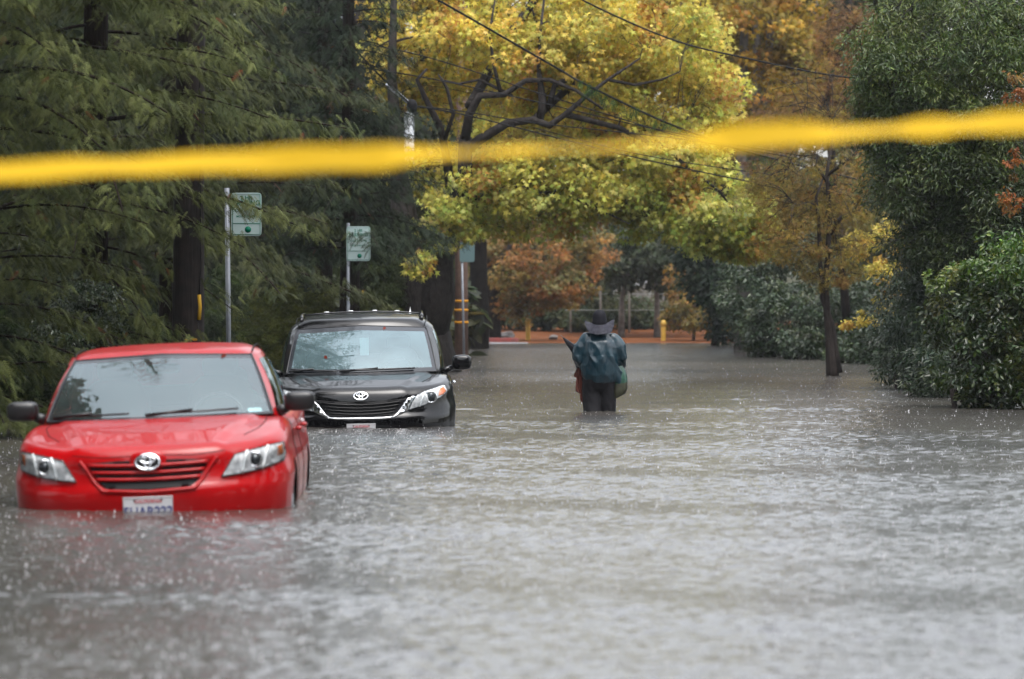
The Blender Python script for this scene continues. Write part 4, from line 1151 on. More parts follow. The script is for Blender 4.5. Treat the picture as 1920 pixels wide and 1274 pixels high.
# --- the big yellow sycamore
YS = 85.
def SX(px, py, dy=0): return (WX(px, YS+dy), YS+dy, WZ(py, YS+dy))
trunks = [
    ([SX(800, 705, 0), SX(797, 660, 0), SX(790, 600, 0), SX(772, 530, 0), SX(762, 470, 0), SX(757, 400, .2), SX(745, 300, .3), SX(735, 150, .6), SX(740, -60, .6)], [.72, .58, .52, .42, .34, .26, .15, .1, .05]),
    ([SX(800, 620, -.1), SX(818, 560, -.2), SX(822, 500, -.2), SX(828, 440, -.4), SX(852, 385, -.8), SX(872, 330, -1.2), SX(872, 260, -1.6)], [.44, .38, .30, .24, .19, .15, .13]),
    ([SX(872, 262, -1.6), SX(880, 215, -1.7), SX(900, 180, -1.8), SX(945, 178, -1.9), SX(985, 152, -2.), SX(1030, 150, -2.), SX(1080, 170, -2.1), SX(1130, 205, -2.2)], [0.101, 0.086, 0.072, 0.061, 0.054, 0.043, 0.036, 0.022]),
    ([SX(866, 290, -1.4), SX(900, 262, -1.6), SX(950, 232, -1.8), SX(1000, 225, -1.9), SX(1030, 236, -2.), SX(1060, 215, -2.0), SX(1100, 180, -2.1), SX(1140, 150, -2.2), SX(1200, 110, -2.2)], [0.108, 0.101, 0.086, 0.072, 0.072, 0.058, 0.043, 0.036, 0.018]),
    ([SX(850, 390, -.7), SX(838, 300, -1.), SX(826, 240, -1.5), SX(800, 190, -1.8), SX(782, 150, -1.9), SX(800, 130, -2.)], [0.115, 0.086, 0.072, 0.058, 0.040, 0.022]),
    ([SX(834, 262, -1.4), SX(850, 215, -1.6), SX(838, 165, -1.7), SX(822, 140, -1.8)], [0.050, 0.040, 0.032, 0.018]),
    ([SX(1012, 226, -1.9), SX(1018, 195, -1.9), SX(1010, 130, -1.8), SX(1012, 70, -1.6), SX(1020, 0, -1.2)], [0.072, 0.086, 0.040, 0.032, 0.022]),
    ([SX(1030, 200, -1.9), SX(1040, 160, -1.9), SX(1060, 150, -1.9), SX(1082, 160, -1.9)], [0.072, 0.050, 0.065, 0.022]),
    ([SX(960, 180, -1.9), SX(930, 165, -1.7), SX(900, 150, -1.6), SX(860, 158, -1.5), SX(830, 150, -1.5)], [0.036, 0.032, 0.029, 0.022, 0.011]),
    ([SX(940, 180, -1.9), SX(925, 120, -1.8), SX(918, 60, -1.8), SX(930, -10, -1.6)], [0.043, 0.032, 0.025, 0.014]),
    ([SX(1060, 215, -2), SX(1160, 240, -1.2), SX(1260, 290, -.8), SX(1350, 360, -.6), SX(1400, 430, -.5)], [0.065, 0.054, 0.040, 0.025, 0.011]),
    ([SX(1140, 150, -2.2), SX(1190, 160, -2.), SX(1240, 150, -2.), SX(1275, 135, -2.)], [0.036, 0.029, 0.022, 0.011]),
    ([SX(880, 200, -1.7), SX(960, 60, 0), SX(1060, -80, .5), SX(1180, -260, 1)], [0.101, 0.094, 0.072, 0.036]),
    ([SX(1000, 226, -1.9), SX(1180, 60, .5), SX(1340, -60, 1)], [0.072, 0.065, 0.036]),
    ([SX(852, 385, -.8), SX(960, 350, -1.2), SX(1080, 372, -1.2), SX(1180, 420, -1.)], [0.086, 0.058, 0.036, 0.014]),
]
def blob(px, py, dy, rpx, rpy, ry, n, c):
    x, y, z = SX(px, py, dy); s = F/(YS+dy); return (x, y, z, rpx/s, ry, rpy/s, n, c)
ells = [blob(960, 40, 1.6, 230, 110, 1.6, 70, .42), blob(770, 70, 1.8, 90, 110, 1.2, 26, .36), blob(1180, 60, .6, 190, 100, 1.8, 60, .42), blob(1060, -200, .5, 420, 140, 3, 50, .55),
        blob(900, 170, 2.4, 200, 90, .8, 40, .40), blob(1080, 200, 2.2, 200, 100, .8, 44, .40), blob(1230, 200, .2, 150, 120, 1.4, 58, .38), blob(1330, 150, 1.2, 60, 80, 1., 12, .30),
        blob(1040, 85, -1.2, 150, 60, .7, 26, .34), blob(1190, 60, -1.4, 150, 60, .8, 26, .34), blob(900, 60, -1., 100, 60, .7, 14, .32),
        blob(1150, 330, -.4, 240, 70, 1.6, 66, .36), blob(960, 350, -.6, 150, 66, 1.4, 44, .34), blob(850, 420, -1.2, 62, 50, .8, 16, .28), blob(1010, 405, -.2, 130, 40, 1.4, 22, .30),
        blob(1340, 400, -.6, 105, 66, 1.2, 40, .34), blob(1260, 390, 0, 120, 60, 1.2, 22, .30), blob(1400, 435, -.4, 56, 50, .8, 16, .26), blob(810, 330, 1.2, 80, 60, .8, 16, .3), blob(1250, 300, .2, 130, 60, 1.2, 26, .34),
        blob(790, 495, -1.6, 26, 24, .25, 3, .22), blob(1020, 300, .6, 150, 60, .8, 22, .34), blob(1320, 470, -.6, 40, 14, .4, 4, .18), blob(1425, 450, -.5, 34, 34, .5, 8, .22), blob(1180, 385, -.8, 160, 40, 1., 22, .3), blob(950, 240, -1.2, 150, 24, .5, 9, .22), blob(1060, 120, -1.6, 120, 40, .5, 14, .28)]
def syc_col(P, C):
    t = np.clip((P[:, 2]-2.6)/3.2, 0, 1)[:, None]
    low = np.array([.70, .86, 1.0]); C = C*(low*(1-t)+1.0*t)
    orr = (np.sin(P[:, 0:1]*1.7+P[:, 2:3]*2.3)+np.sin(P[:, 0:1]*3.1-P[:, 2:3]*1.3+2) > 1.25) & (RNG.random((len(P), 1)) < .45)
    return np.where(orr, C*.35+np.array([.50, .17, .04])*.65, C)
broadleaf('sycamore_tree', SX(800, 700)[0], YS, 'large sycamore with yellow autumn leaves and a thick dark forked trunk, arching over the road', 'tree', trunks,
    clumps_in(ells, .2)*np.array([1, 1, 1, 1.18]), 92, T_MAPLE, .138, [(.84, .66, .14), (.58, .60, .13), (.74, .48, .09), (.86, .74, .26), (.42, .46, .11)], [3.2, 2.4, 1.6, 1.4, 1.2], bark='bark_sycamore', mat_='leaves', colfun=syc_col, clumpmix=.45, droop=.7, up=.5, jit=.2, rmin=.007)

# --- the slim tree standing in the water on the right
YT = 80.
def TX(px, py, dy=0): return (WX(px, YT+dy), YT+dy, WZ(py, YT+dy))
def blobT(px, py, dy, rpx, rpy, ry, n, c, Y=80.):
    s = F/(Y+dy); return (WX(px, Y+dy), Y+dy, WZ(py, Y+dy), rpx/s, ry, rpy/s, n, c)
tr = [([TX(1562, 722), TX(1560, 690), TX(1556, 640), TX(1551, 590), TX(1548, 540), TX(1552, 480), TX(1556, 400), TX(1550, 330), TX(1560, 260)], [.14, .115, .085, .068, .06, .052, .045, .036, .024]),
      ([TX(1572, 700), TX(1566, 660), TX(1560, 610), TX(1542, 560), TX(1537, 480), TX(1535, 420), TX(1530, 370), TX(1545, 330)], [.085, .068, .058, .045, .04, .036, .028, .016]),
      ([TX(1556, 440), TX(1575, 410), TX(1610, 390), TX(1640, 370)], [.045, .04, .03, .012]),
      ([TX(1556, 350), TX(1540, 325), TX(1530, 310), TX(1500, 330)], [.035, .03, .022, .01]),
      ([TX(1550, 330), TX(1590, 300), TX(1630, 260)], [.035, .025, .01])]
broadleaf('slim_tree', TX(1562, 720)[0], YT, 'slim twin-stemmed tree standing in the flood water with thin brown-yellow foliage', 'tree', tr,
    clumps_in([blobT(1520, 420, 0, 115, 90, 1.2, 50, .26), blobT(1560, 500, 0, 75, 45, .9, 26, .22), blobT(1480, 350, .4, 110, 70, 1.1, 34, .26), blobT(1590, 330, .4, 80, 90, 1.1, 26, .26), blobT(1440, 470, .6, 50, 50, .7, 9, .2), blobT(1540, 200, .6, 120, 90, 1.2, 24, .3)], .1),
    70, T_TWIG, .085, [(.26, .20, .04), (.34, .22, .05), (.16, .15, .04), (.30, .13, .04), (.12, .08, .035)], [3, 2, 2, 1, 1.6], bark='bark_dark', jit=.25, clumpmix=.5)

# --- right-hand hedge and trees
Y0 = 56.
def blobH(px, py, Y, rpx, rpy, ry, n, c):
    s = F/Y; return (WX(px, Y), Y, WZ(py, Y), rpx/s, ry, rpy/s, n, c)
def hedge(name, px, Y, label, ells, per, T, size, cols, w, group=None, mat_='glossy_leaves', lim=60, **kw):
    x = WX(px, Y)
    z = ground_z(x, Y)
    tr_ = [([(x, Y, z), (x+.1, Y, z+.6), (x+.05, Y, z+1.2)], [.08, .06, .03]), ([(x-.3, Y+.1, z), (x-.45, Y, z+.8)], [.05, .03])]
    return broadleaf(name, x, Y, label, 'shrub', tr_, clumps_in(ells, .5), per, T, size, cols, w, group, mat_, lim=lim, rmin=.006, **kw)
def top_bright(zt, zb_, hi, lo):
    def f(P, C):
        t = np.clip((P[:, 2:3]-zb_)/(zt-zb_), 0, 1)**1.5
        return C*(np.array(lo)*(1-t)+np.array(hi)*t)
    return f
hedge('ivy_hedge', 1850, 55, 'glossy dark green hedge at the right edge with brighter leaves on top',
    [blobH(1850, 640, 55.5, 110, 130, 1.0, 90, .20), blobH(1920, 560, 55.5, 120, 120, 1.1, 70, .20), blobH(1800, 560, 56, 62, 70, .8, 34, .18), blobH(1870, 730, 55., 90, 50, .8, 40, .2), blobH(2000, 640, 55, 120, 150, 1.2, 60, .22), blobH(1880, 500, 56, 80, 42, .8, 34, .16), blobH(2020, 480, 56, 120, 70, .8, 26, .2)],
    70, T_OVAL, .075, [(.016, .036, .008), (.034, .066, .012), (.075, .105, .020), (.018, .04, .015), (.14, .14, .03)], [3, 3, 2, 2, .7], colfun=top_bright(2.1, 1.3, (2.3, 2.5, 1.5), (.8, .8, .8)), clumpmix=.6)  # leaf colour gets brighter and yellower towards the top
hedge('dark_hedge', 1730, 68, 'very dark ragged hedge between the slim tree and the bright-topped hedge',
    [blobH(1745, 620, 66, 70, 110, 1.2, 60, .26), blobH(1690, 640, 74, 60, 80, 1.2, 44, .26), blobH(1700, 560, 72, 60, 80, 1.0, 36, .24), blobH(1765, 700, 62, 60, 60, .9, 36, .22), blobH(1720, 700, 68, 70, 36, .8, 26, .22), blobH(1760, 520, 68, 70, 70, 1., 34, .24)],
    80, T_NARROW, .10, [(.014, .030, .014), (.026, .048, .018), (.05, .065, .025), (.018, .04, .03)], [3, 3, 1.5, 2], clumpmix=.6)
# ivy-clad far bush
hedge('ivy_bush', 1470, 108, 'bluish green ivy-clad bush at the waterline behind the slim tree',
    [blobH(1470, 600, 108, 75, 70, 1.2, 70, .32), blobH(1410, 560, 112, 60, 90, 1.4, 60, .34), blobH(1500, 520, 112, 80, 90, 1.6, 60, .36), blobH(1560, 600, 106, 70, 70, 1.2, 44, .32), blobH(1620, 580, 104, 60, 80, 1.2, 40, .32), blobH(1640, 640, 96, 50, 60, 1.2, 30, .3), blobH(1505, 648, 104, 50, 26, .8, 26, .26), blobH(1600, 655, 98, 50, 22, .8, 22, .24), blobH(1440, 645, 108, 40, 22, .8, 16, .26), blobH(1420, 480, 116, 60, 60, 1.4, 36, .36)],
    100, T_OVAL, .11, [(.022, .044, .022), (.034, .062, .030), (.055, .078, .035), (.07, .08, .03)], [3, 3, 2, .6], clumpmix=.5)
# upper right willow-leaved tree
tr = [([(WX(1850, 66), 66.6, -.3), (WX(1840, 66), 66.6, 1.5), (WX(1830, 66), 66.6, 3.5), (WX(1800, 66), 66.6, 6)], [.16, .14, .11, .05]), ([(WX(1840, 66), 66.6, 1.5), (WX(1740, 65), 66, 3.2), (WX(1680, 65), 66, 4.5)], [.09, .06, .02])]
broadleaf('bay_tree', WX(1850, 66), 66, 'evergreen tree with narrow glinting leaves filling the upper right above the hedges', 'tree', tr,
    clumps_in([blobH(1760, 90, 66, 170, 130, 1.6, 150, .34), blobH(1900, 150, 66, 150, 160, 1.6, 130, .34), blobH(1680, 170, 66, 80, 90, 1.1, 50, .28), blobH(1780, 330, 66, 150, 110, 1.5, 150, .32), blobH(1900, 380, 65.5, 120, 120, 1.5, 120, .32), blobH(1830, 250, 65.5, 130, 80, 1., 60, .3), blobH(1700, 350, 68, 70, 90, 1.1, 36, .28), blobH(1800, -150, 67, 260, 160, 2, 60, .5), blobH(1630, 150, 66, 34, 70, .5, 12, .22), blobH(1790, 460, 66, 130, 70, 1.2, 110, .3), blobH(1660, 250, 66, 60, 60, .9, 26, .26)], .3),
    120, T_NARROW, .088, [(.032, .060, .016), (.060, .095, .022), (.105, .140, .035), (.035, .070, .030), (.16, .20, .07)], [3, 3, 2, 1.6, .7], mat_='glossy_leaves', bark='bark_dark', clumpmix=.6, colfun=top_bright(4.5, 1.8, (1.35, 1.3, 1.2), (.45, .5, .5)))  # light on the upper crown and shade below are put into the leaf colour
# yellow maple sprigs on the right (two)
for (px, py, Y, lab, ee) in ((1640, 560, 84, 'pale yellow leafy branches poking out low beside the dark hedge', [(1640, 505, 84, 24, 34, .4, 9, .16), (1625, 600, 84, 26, 14, .3, 5, .14), (1595, 612, 84, 20, 9, .2, 3, .12), (1668, 560, 84, 22, 50, .4, 9, .16)]),
                             (1680, 450, 88, 'golden yellow bush between the slim tree and the right-hand evergreen', [(1660, 440, 88, 46, 40, .7, 14, .2), (1610, 470, 89, 40, 40, .6, 8, .2), (1690, 500, 87, 30, 40, .5, 8, .18)])):
    x = WX(px, Y)
    tr = [([(x+.4, Y+.3, -.4), (x+.35, Y+.2, .5), (x+.2, Y, WZ(py, Y))], [.05, .04, .02])]
    broadleaf('yellow_bush', x, Y, lab, 'shrub', tr, clumps_in([blobH(*e) for e in ee], .1), 46, T_FIVE if False else T_OVAL, .09, [(.62, .50, .12), (.45, .40, .09), (.5, .28, .06)], [3, 2, 1], None, 'leaves', rmin=.006)
# orange sprig at right edge
broadleaf('orange_bush', WX(1910, 58), 58.5, 'small orange-leaved branch at the far right edge above the hedge', 'shrub', [([(WX(1960, 58.5), 58.5, -.3), (WX(1950, 58.5), 58.5, 2), (WX(1920, 58.5), 58.5, 3.6)], [.05, .04, .02])],
    clumps_in([blobH(1905, 165, 58, 28, 30, .3, 6, .12), blobH(1895, 378, 58, 30, 20, .3, 6, .12), blobH(1905, 310, 58, 20, 30, .3, 4, .1)], .1), 30, T_OVAL, .07, [(.30, .10, .03), (.25, .15, .04), (.16, .12, .04)], [3, 1, 1], None, 'leaves', rmin=.005)

# --- far trees ------------------------------------------------------
def far_tree(name, px, Y, label, ells, per, T, size, cols, w, cat='tree', bark='bark_grey', tr_px=None, trunk_r=.16, htop=5, group='trees at the far end of the road', **kw):
    x = WX(px, Y); z = ground_z(x, Y)
    if tr_px:
        trs = [([(WX(a, Y), Y, (WZ(b, Y) if b is not None else z-.1)) for a, b in line], [trunk_r*(1-.75*i/(len(line)-1)) for i in range(len(line))]) for line in tr_px]
    else: trs = [([(x, Y, z-.1), (x+.1, Y, z+1.5), (x, Y, z+htop)], [trunk_r, trunk_r*.8, trunk_r*.3])]
    return broadleaf(name, x, Y, label, cat, trs, clumps_in([blobH(*e) for e in ells], .25), per, T, size, cols, w, group, 'leaves', bark, lim=90, rmin=.012, **kw)
far_tree('maple_tree', 925, 150, 'orange-leaved maple with a dark trunk on the far bank, left of the wading person', [(1000, 500, 150, 105, 80, 2.2, 70, .42), (950, 540, 151, 80, 66, 2, 34, .38), (1070, 545, 150, 56, 46, 1.5, 22, .34), (930, 430, 152, 110, 60, 2, 40, .45), (1090, 470, 151, 60, 60, 1.5, 16, .36)],
    80, T_MAPLE, .17, [(.36, .155, .055), (.26, .19, .06), (.15, .16, .06), (.38, .21, .07)], [2.4, 2.4, 2.6, 1.2], bark='bark_dark', tr_px=[[(925, None), (924, 560), (915, 500), (905, 450)], [(924, 560), (940, 490), (965, 440)]], trunk_r=.30)
far_tree('oak_tree', 1200, 158, 'grey-green tree with a hazy crown straight down the road', [(1200, 490, 158, 100, 60, 2.4, 80, .6), (1130, 470, 160, 60, 60, 2, 36, .55), (1280, 470, 158, 80, 60, 2.4, 50, .6), (1220, 440, 162, 130, 60, 2.5, 50, .7)],
    60, T_OVAL, .24, [(.050, .070, .042), (.070, .085, .05), (.038, .055, .036)], [3, 2, 2], tr_px=[[(1165, None), (1166, 560), (1180, 500)], [(1232, None), (1232, 560), (1225, 480)]], trunk_r=.14)
far_tree('dark_tree', 1340, 140, 'dark green tree right of the road end, over the ivy bush', [(1345, 500, 140, 70, 70, 2, 70, .5), (1380, 570, 138, 50, 80, 1.8, 60, .45), (1330, 440, 142, 90, 60, 2, 50, .55)],
    60, T_OVAL, .2, [(.018, .036, .024), (.03, .05, .028), (.04, .06, .03)], [3, 2, 1], bark='bark_dark')
far_tree('golden_bush', 1300, 150, 'golden bush at the far bank near the right yellow bollard', [(1310, 560, 150, 60, 40, 1.4, 34, .4), (1290, 530, 151, 36, 40, 1.2, 16, .35), (1340, 600, 149, 60, 24, 1.2, 26, .35), (1270, 600, 151, 36, 20, 1, 12, .3)],
    60, T_OVAL, .17, [(.34, .22, .05), (.22, .18, .05), (.30, .14, .05), (.12, .11, .04)], [2, 2, 1, 2], cat='shrub', htop=2.5, trunk_r=.06)
far_tree('laurel_bush', 1060, 166, 'dull green undergrowth bush behind the rock and bollard', [(1060, 570, 166, 120, 44, 1.6, 90, .5), (960, 585, 168, 80, 36, 1.5, 44, .45), (1160, 590, 168, 90, 30, 1.5, 44, .45), (1080, 600, 164, 120, 14, 1.2, 30, .35)],
    60, T_OVAL, .22, [(.045, .065, .035), (.07, .085, .04), (.10, .10, .045)], [3, 2, 1.4], cat='shrub', htop=2, trunk_r=.08)
far_tree('scrub_bush', 1240, 170, 'brownish scrub around the fence posts at the road end', [(1230, 590, 170, 120, 26, 1.5, 50, .4), (1180, 560, 172, 90, 30, 1.5, 26, .35), (1320, 590, 168, 80, 40, 1.4, 36, .4)],
    50, T_OVAL, .19, [(.13, .10, .05), (.09, .09, .045), (.20, .13, .05), (.06, .07, .035)], [2, 2, 1, 2], cat='shrub', htop=2, trunk_r=.06)
YP = [Y_DP, (.40, .30, .05), (.30, .27, .06), (.42, .20, .05), (.20, .14, .05)]
far_tree('poplar_tree', 1420, 122, 'tall yellow tree with several grey trunks in the upper right distance', [(1440, 60, 122, 110, 90, 2.6, 90, .5), (1500, 150, 122, 90, 90, 2.4, 60, .45), (1400, 200, 122, 90, 60, 2, 44, .45), (1450, -120, 122, 200, 100, 3, 50, .8), (1330, 40, 124, 80, 90, 2, 40, .5)],
    50, T_FIVE if False else T_MAPLE, .21, YP, [3, 3, 2, 1, 1], tr_px=[[(1392, None), (1392, 400), (1392, 200), (1395, 60), (1400, -100)], [(1435, None), (1436, 300), (1440, 120), (1452, -60)], [(1415, 300), (1420, 160), (1418, 0)], [(1470, 300), (1500, 150), (1535, -20)]], trunk_r=.26)
far_tree('plum_tree', 1560, 102, 'bare-looking tree with sparse rusty leaves beside the upper right evergreen', [(1565, 150, 102, 70, 130, 1.6, 90, .32), (1590, 60, 102, 60, 80, 1.4, 40, .32), (1480, 250, 103, 80, 70, 1.4, 44, .3), (1420, 270, 104, 60, 60, 1.2, 24, .28)],
    40, T_TWIG, .12, [(.28, .13, .05), (.20, .12, .07), (.36, .22, .06), (.13, .10, .07)], [2, 3, 1, 2], bark='bark_dark', tr_px=[[(1600, None), (1560, 300), (1548, 200), (1562, 130), (1590, 60), (1600, -60)]], trunk_r=.11, jit=.3)
far_tree('beech_tree', 1460, 118, 'brown-yellow tree filling the gap above the ivy bush', [(1440, 380, 118, 110, 80, 2, 80, .42), (1540, 380, 117, 110, 90, 2, 70, .42), (1620, 430, 116, 60, 70, 1.6, 34, .38), (1500, 460, 117, 110, 40, 1.6, 50, .38), (1620, 300, 118, 70, 80, 1.6, 34, .4)],
    50, T_OVAL, .15, [(.17, .13, .045), (.12, .12, .045), (.22, .13, .05), (.08, .08, .04)], [3, 3, 1, 3], trunk_r=.08, htop=6)
far_tree('alder_tree', 1400, 130, 'yellow-green tree behind the right half of the sycamore', [(1360, 200, 130, 110, 130, 2.6, 90, .55), (1250, 100, 132, 160, 140, 3, 90, .6), (1400, 330, 130, 80, 80, 2, 50, .5), (1300, 330, 132, 120, 80, 2.4, 60, .55)],
    44, T_OVAL, .22, [(.20, .19, .05), (.30, .26, .05), (.13, .14, .045), (.30, .17, .05)], [3, 2, 2, 1], trunk_r=.10, htop=8)
far_tree('elm_tree', 1000, 128, 'amber tree glimpsed through the sycamore branches', [(900, 200, 128, 160, 130, 3, 110, .55), (1060, 240, 130, 160, 120, 3, 100, .6), (820, 60, 130, 140, 120, 3, 80, .6), (960, 20, 132, 200, 120, 3, 80, .65), (900, 370, 130, 130, 60, 2.4, 50, .5), (1100, 380, 132, 150, 50, 2.4, 50, .5)],
    44, T_OVAL, .22, [(.36, .26, .05), (.22, .22, .05), (.40, .19, .05), (.16, .13, .05)], [3, 2, 2, 2], bark='bark_dark', trunk_r=.3, htop=9, tr_px=[[(900, None), (896, 400), (880, 200), (820, 20), (800, -60)], [(896, 400), (920, 200), (905, 0)]])
# left-hand shrubs
hedge('olive_bush', 540, 78, 'rounded olive green bush behind the black people carrier, between the two parking signs', [blobH(545, 610, 78, 100, 66, 1.2, 110, .22), blobH(500, 640, 77, 70, 60, 1., 50, .2), blobH(600, 630, 78, 50, 50, .9, 34, .2), blobH(470, 600, 80, 50, 60, .9, 34, .2), blobH(560, 570, 79, 60, 34, .8, 26, .18)],
    80, T_TWIGN, .085, [(.070, .085, .018), (.11, .125, .025), (.045, .062, .018), (.15, .16, .035)], [3, 3, 2, 1], mat_='leaves', clumpmix=.6)
hedge('clipped_conifer', 715, 84, 'dull green columnar shrub left of the sycamore trunk', [blobH(715, 560, 84, 34, 110, .8, 90, .22), blobH(705, 480, 84.5, 44, 60, .8, 34, .22)],
    70, T_TWIGN, .12, [(.050, .070, .018), (.035, .052, .018), (.07, .085, .02)], [3, 3, 1], mat_='leaves', clumpmix=.7)
hedge('silver_shrub', 160, 49.5, 'small-leaved silvery shrub left of the red saloon\'s roof', [blobH(165, 570, 49, 62, 50, .5, 36, .14), blobH(120, 640, 49, 60, 50, .5, 30, .14), blobH(190, 620, 49.5, 50, 50, .5, 20, .14), blobH(60, 700, 48.5, 80, 60, .6, 30, .16), blobH(160, 700, 49.5, 80, 50, .5, 26, .16)],
    60, T_OVAL, .045, [(.035, .055, .035), (.060, .080, .055), (.02, .035, .02)], [3, 1.5, 3])
hedge('shade_shrub', 20, 47, 'dark fern-like shrub at the left edge behind the red saloon\'s mirror', [blobH(10, 700, 46.5, 90, 60, .7, 60, .18), blobH(-40, 640, 46.5, 80, 80, .7, 36, .2), blobH(70, 745, 47, 60, 25, .5, 20, .14), blobH(250, 650, 54, 90, 60, .7, 40, .2), blobH(390, 640, 63, 60, 50, .7, 26, .2), blobH(420, 560, 66, 40, 60, .8, 22, .2)],
    60, T_TWIGN, .10, [(.030, .050, .016), (.05, .075, .025), (.018, .032, .014)], [3, 1.5, 3], mat_='leaves')
# distant woodland reading as one mass
cl = []
for k in range(26):
    x = -44+k*3.7; y = 190+18*random.random(); h_ = 11+6*random.random()
    cl.append((x, y, h_*.5+1.5, 3.4, 3.0, h_*.55, 30, 1.5)); cl.append((x+1.5, y+6, h_*.9+3, 3.8, 3.0, h_*.6, 26, 1.7))
for k in range(12):
    x = -34+k*2.1; cl.append((x, 108+26*random.random(), 5.5, 2.6, 2.6, 6.0, 44, .8))
for k in range(10):
    x = 13+k*3.0; cl.append((x, 90+50*random.random(), 5.5, 2.8, 2.6, 6.0, 44, .8))
for k in range(9):
    x = -19+k*1.5; cl.append((x, 72+10*abs(math.sin(k*2.1)) if x < -9 else 100+4*math.sin(k), 5., 2.2, 2.0, 5.5, 40, .6))
for k in range(14):
    x = -14.5+k*.95; cl.append((x, 112+5*math.sin(k*1.7), 1.0+.5*math.sin(k*2.3), 1.2, 1.6, 1.6, 30, .5))
for k in range(7): cl.append((-6.8+.8*k, 118+3*math.sin(k*2), 9.5, 1.6, 1.8, 6.0, 46, .7))
for k in range(9): cl.append((-15.5+1.35*k, 99+3*math.sin(k*2.2), 9., 1.5, 1.8, 6.5, 60, .7))
for k in range(5): cl.append((7.2+1.2*k, 128+2*math.sin(k), 11., 1.4, 1.8, 5.0, 50, .7))
for k in range(9): cl.append((-6.5+1.7*k, 182+3*math.sin(k*2.2), 3.6, 1.6, 1.8, 3.6, 40, .7))
for k in range(8): cl.append((-10.5-.5*k, 60+7*k, 1.2, 1.3, 2.6, 2.0, 36, .5))
for k in range(10): cl.append((9.5+.3*k, 60+8*k, 1.5, 1.4, 3.6, 2.2, 36, .6))
wd = leafy('woodland', clumps_in(cl, .3), 30, T_OVAL, .55, [(.026, .040, .022), (.045, .058, .026), (.07, .075, .03), (.12, .10, .04)], [4, 3, 1, .6], 'leaves', None, clumpmix=.8)
tag(wd, kind='stuff')

# unseen trees added beside and behind the camera to block low sky light
cl = []
for k in range(17):
    y = -30+k*4.6
    for sx_, x0 in ((-1, 8.9 if y > 27 else (7.4 if y > 12 else 8.)), (1, 9.4 if y > 27 else 8.6)):
        if y < 41: cl.append((sx_*(x0+.6*math.sin(k*1.9+sx_)), y, 6.6, 2.0, 2.9, 7.5, 60, .9))
for k in range(9): cl.append((-14+k*3.5, -24+2*math.sin(k), 6.5, 2.8, 2.6, 8., 70, 1.0))
sb = leafy('sky_blocking_trees', clumps_in(cl, .3), 26, T_OVAL, .85, [(.02, .032, .014), (.035, .045, .018), (.05, .055, .02)], [4, 3, 1], 'leaves', None, clumpmix=.8)
tag(sb, kind='stuff')
# ------------------------------------------------------------------ poles, signs, wires, street things
def guard(root, x, y, z0, z1, m='yellow_plastic', name='cable_guard'):
    g_ = MB(); g_.tube([(x, y, z0), (x+.01, y, z0+(z1-z0)*.5), (x, y, z1)], .022, 8); return g_.build(name, m, root)
# 1: dark pole
Y = 50.2; x = WX(352, Y); pz = ground_z(x, Y)-.05
p = empty('utility_pole', (x, Y, pz)); tag(p, 'thick black wooden utility pole rising behind the red saloon into the conifer', 'pole')
m_ = MB(); m_.tube([(0, 0, 0), (.0, 0, 1.0), (.02, 0, 3.5), (.06, 0, 6.5), (.08, 0, 10.5)], [.205, .195, .175, .16, .14], 20); m_.build('shaft', 'pole_wood', p)
guard(p, WX(375, Y)-x, -.14, WZ(600, Y)-pz, WZ(553, Y)-pz)
g_ = MB(); g_.tube([(WX(375, Y)-x, -.14, WZ(553, Y)-pz), (WX(378, Y)-x, -.13, WZ(500, Y)-pz), (WX(372, Y)-x, -.10, 9.5)], .006, 6); g_.build('guy_wire', 'wire_black', p)
g_ = MB(); g_.rbox((WX(360, Y)-x, -.18, WZ(637, Y)-pz), (.075, .012, .016), e=4); g_.build('reflector', 'yellow_band', p)
ca = MB(); ca.box((.08, 0, 9.8), (1.1, .06, .06)); ca.build('cross_arm', 'pole_wood', p)
# 2
Y = 92.; x = WX(671, Y); pz = ground_z(x, Y)-.05
p = empty('utility_pole', (x, Y, pz)); tag(p, 'utility pole with a yellow cable guard behind the second parking sign', 'pole')
m_ = MB(); m_.tube([(0, 0, 0), (0, 0, 4), (.02, 0, 11)], [.19, .17, .13], 16); m_.build('shaft', 'pole_wood', p)
guard(p, WX(681, Y)-x, -.17, WZ(578, Y)-pz, WZ(545, Y)-pz)
g_ = MB(); g_.tube([(WX(681, Y)-x, -.17, WZ(545, Y)-pz), (WX(681, Y)-x, -.16, WZ(430, Y)-pz), (.05, 0, 10)], .008, 5); g_.build('guy_wire', 'galvanised', p)
# 3 banded
Y = 100.; x = WX(865, Y); pz = ground_z(x, Y)-.05
p = empty('utility_pole', (x, Y, pz)); tag(p, 'brown utility pole with three orange-yellow bands beside the sycamore trunk', 'pole')
m_ = MB(); m_.tube([(0, 0, 0), (0, 0, 3), (.05, 0, 11)], [.165, .15, .12], 16); m_.build('shaft', 'pole_brown', p)
for py in (565, 582, 605):
    b2 = MB(); b2.lathe([(.158, -.03), (.165, -.03), (.165, .03), (.158, .03)], (0.0, 0, WZ(py, Y)-pz), 16); b2.build('reflective_band', 'yellow_band', p)
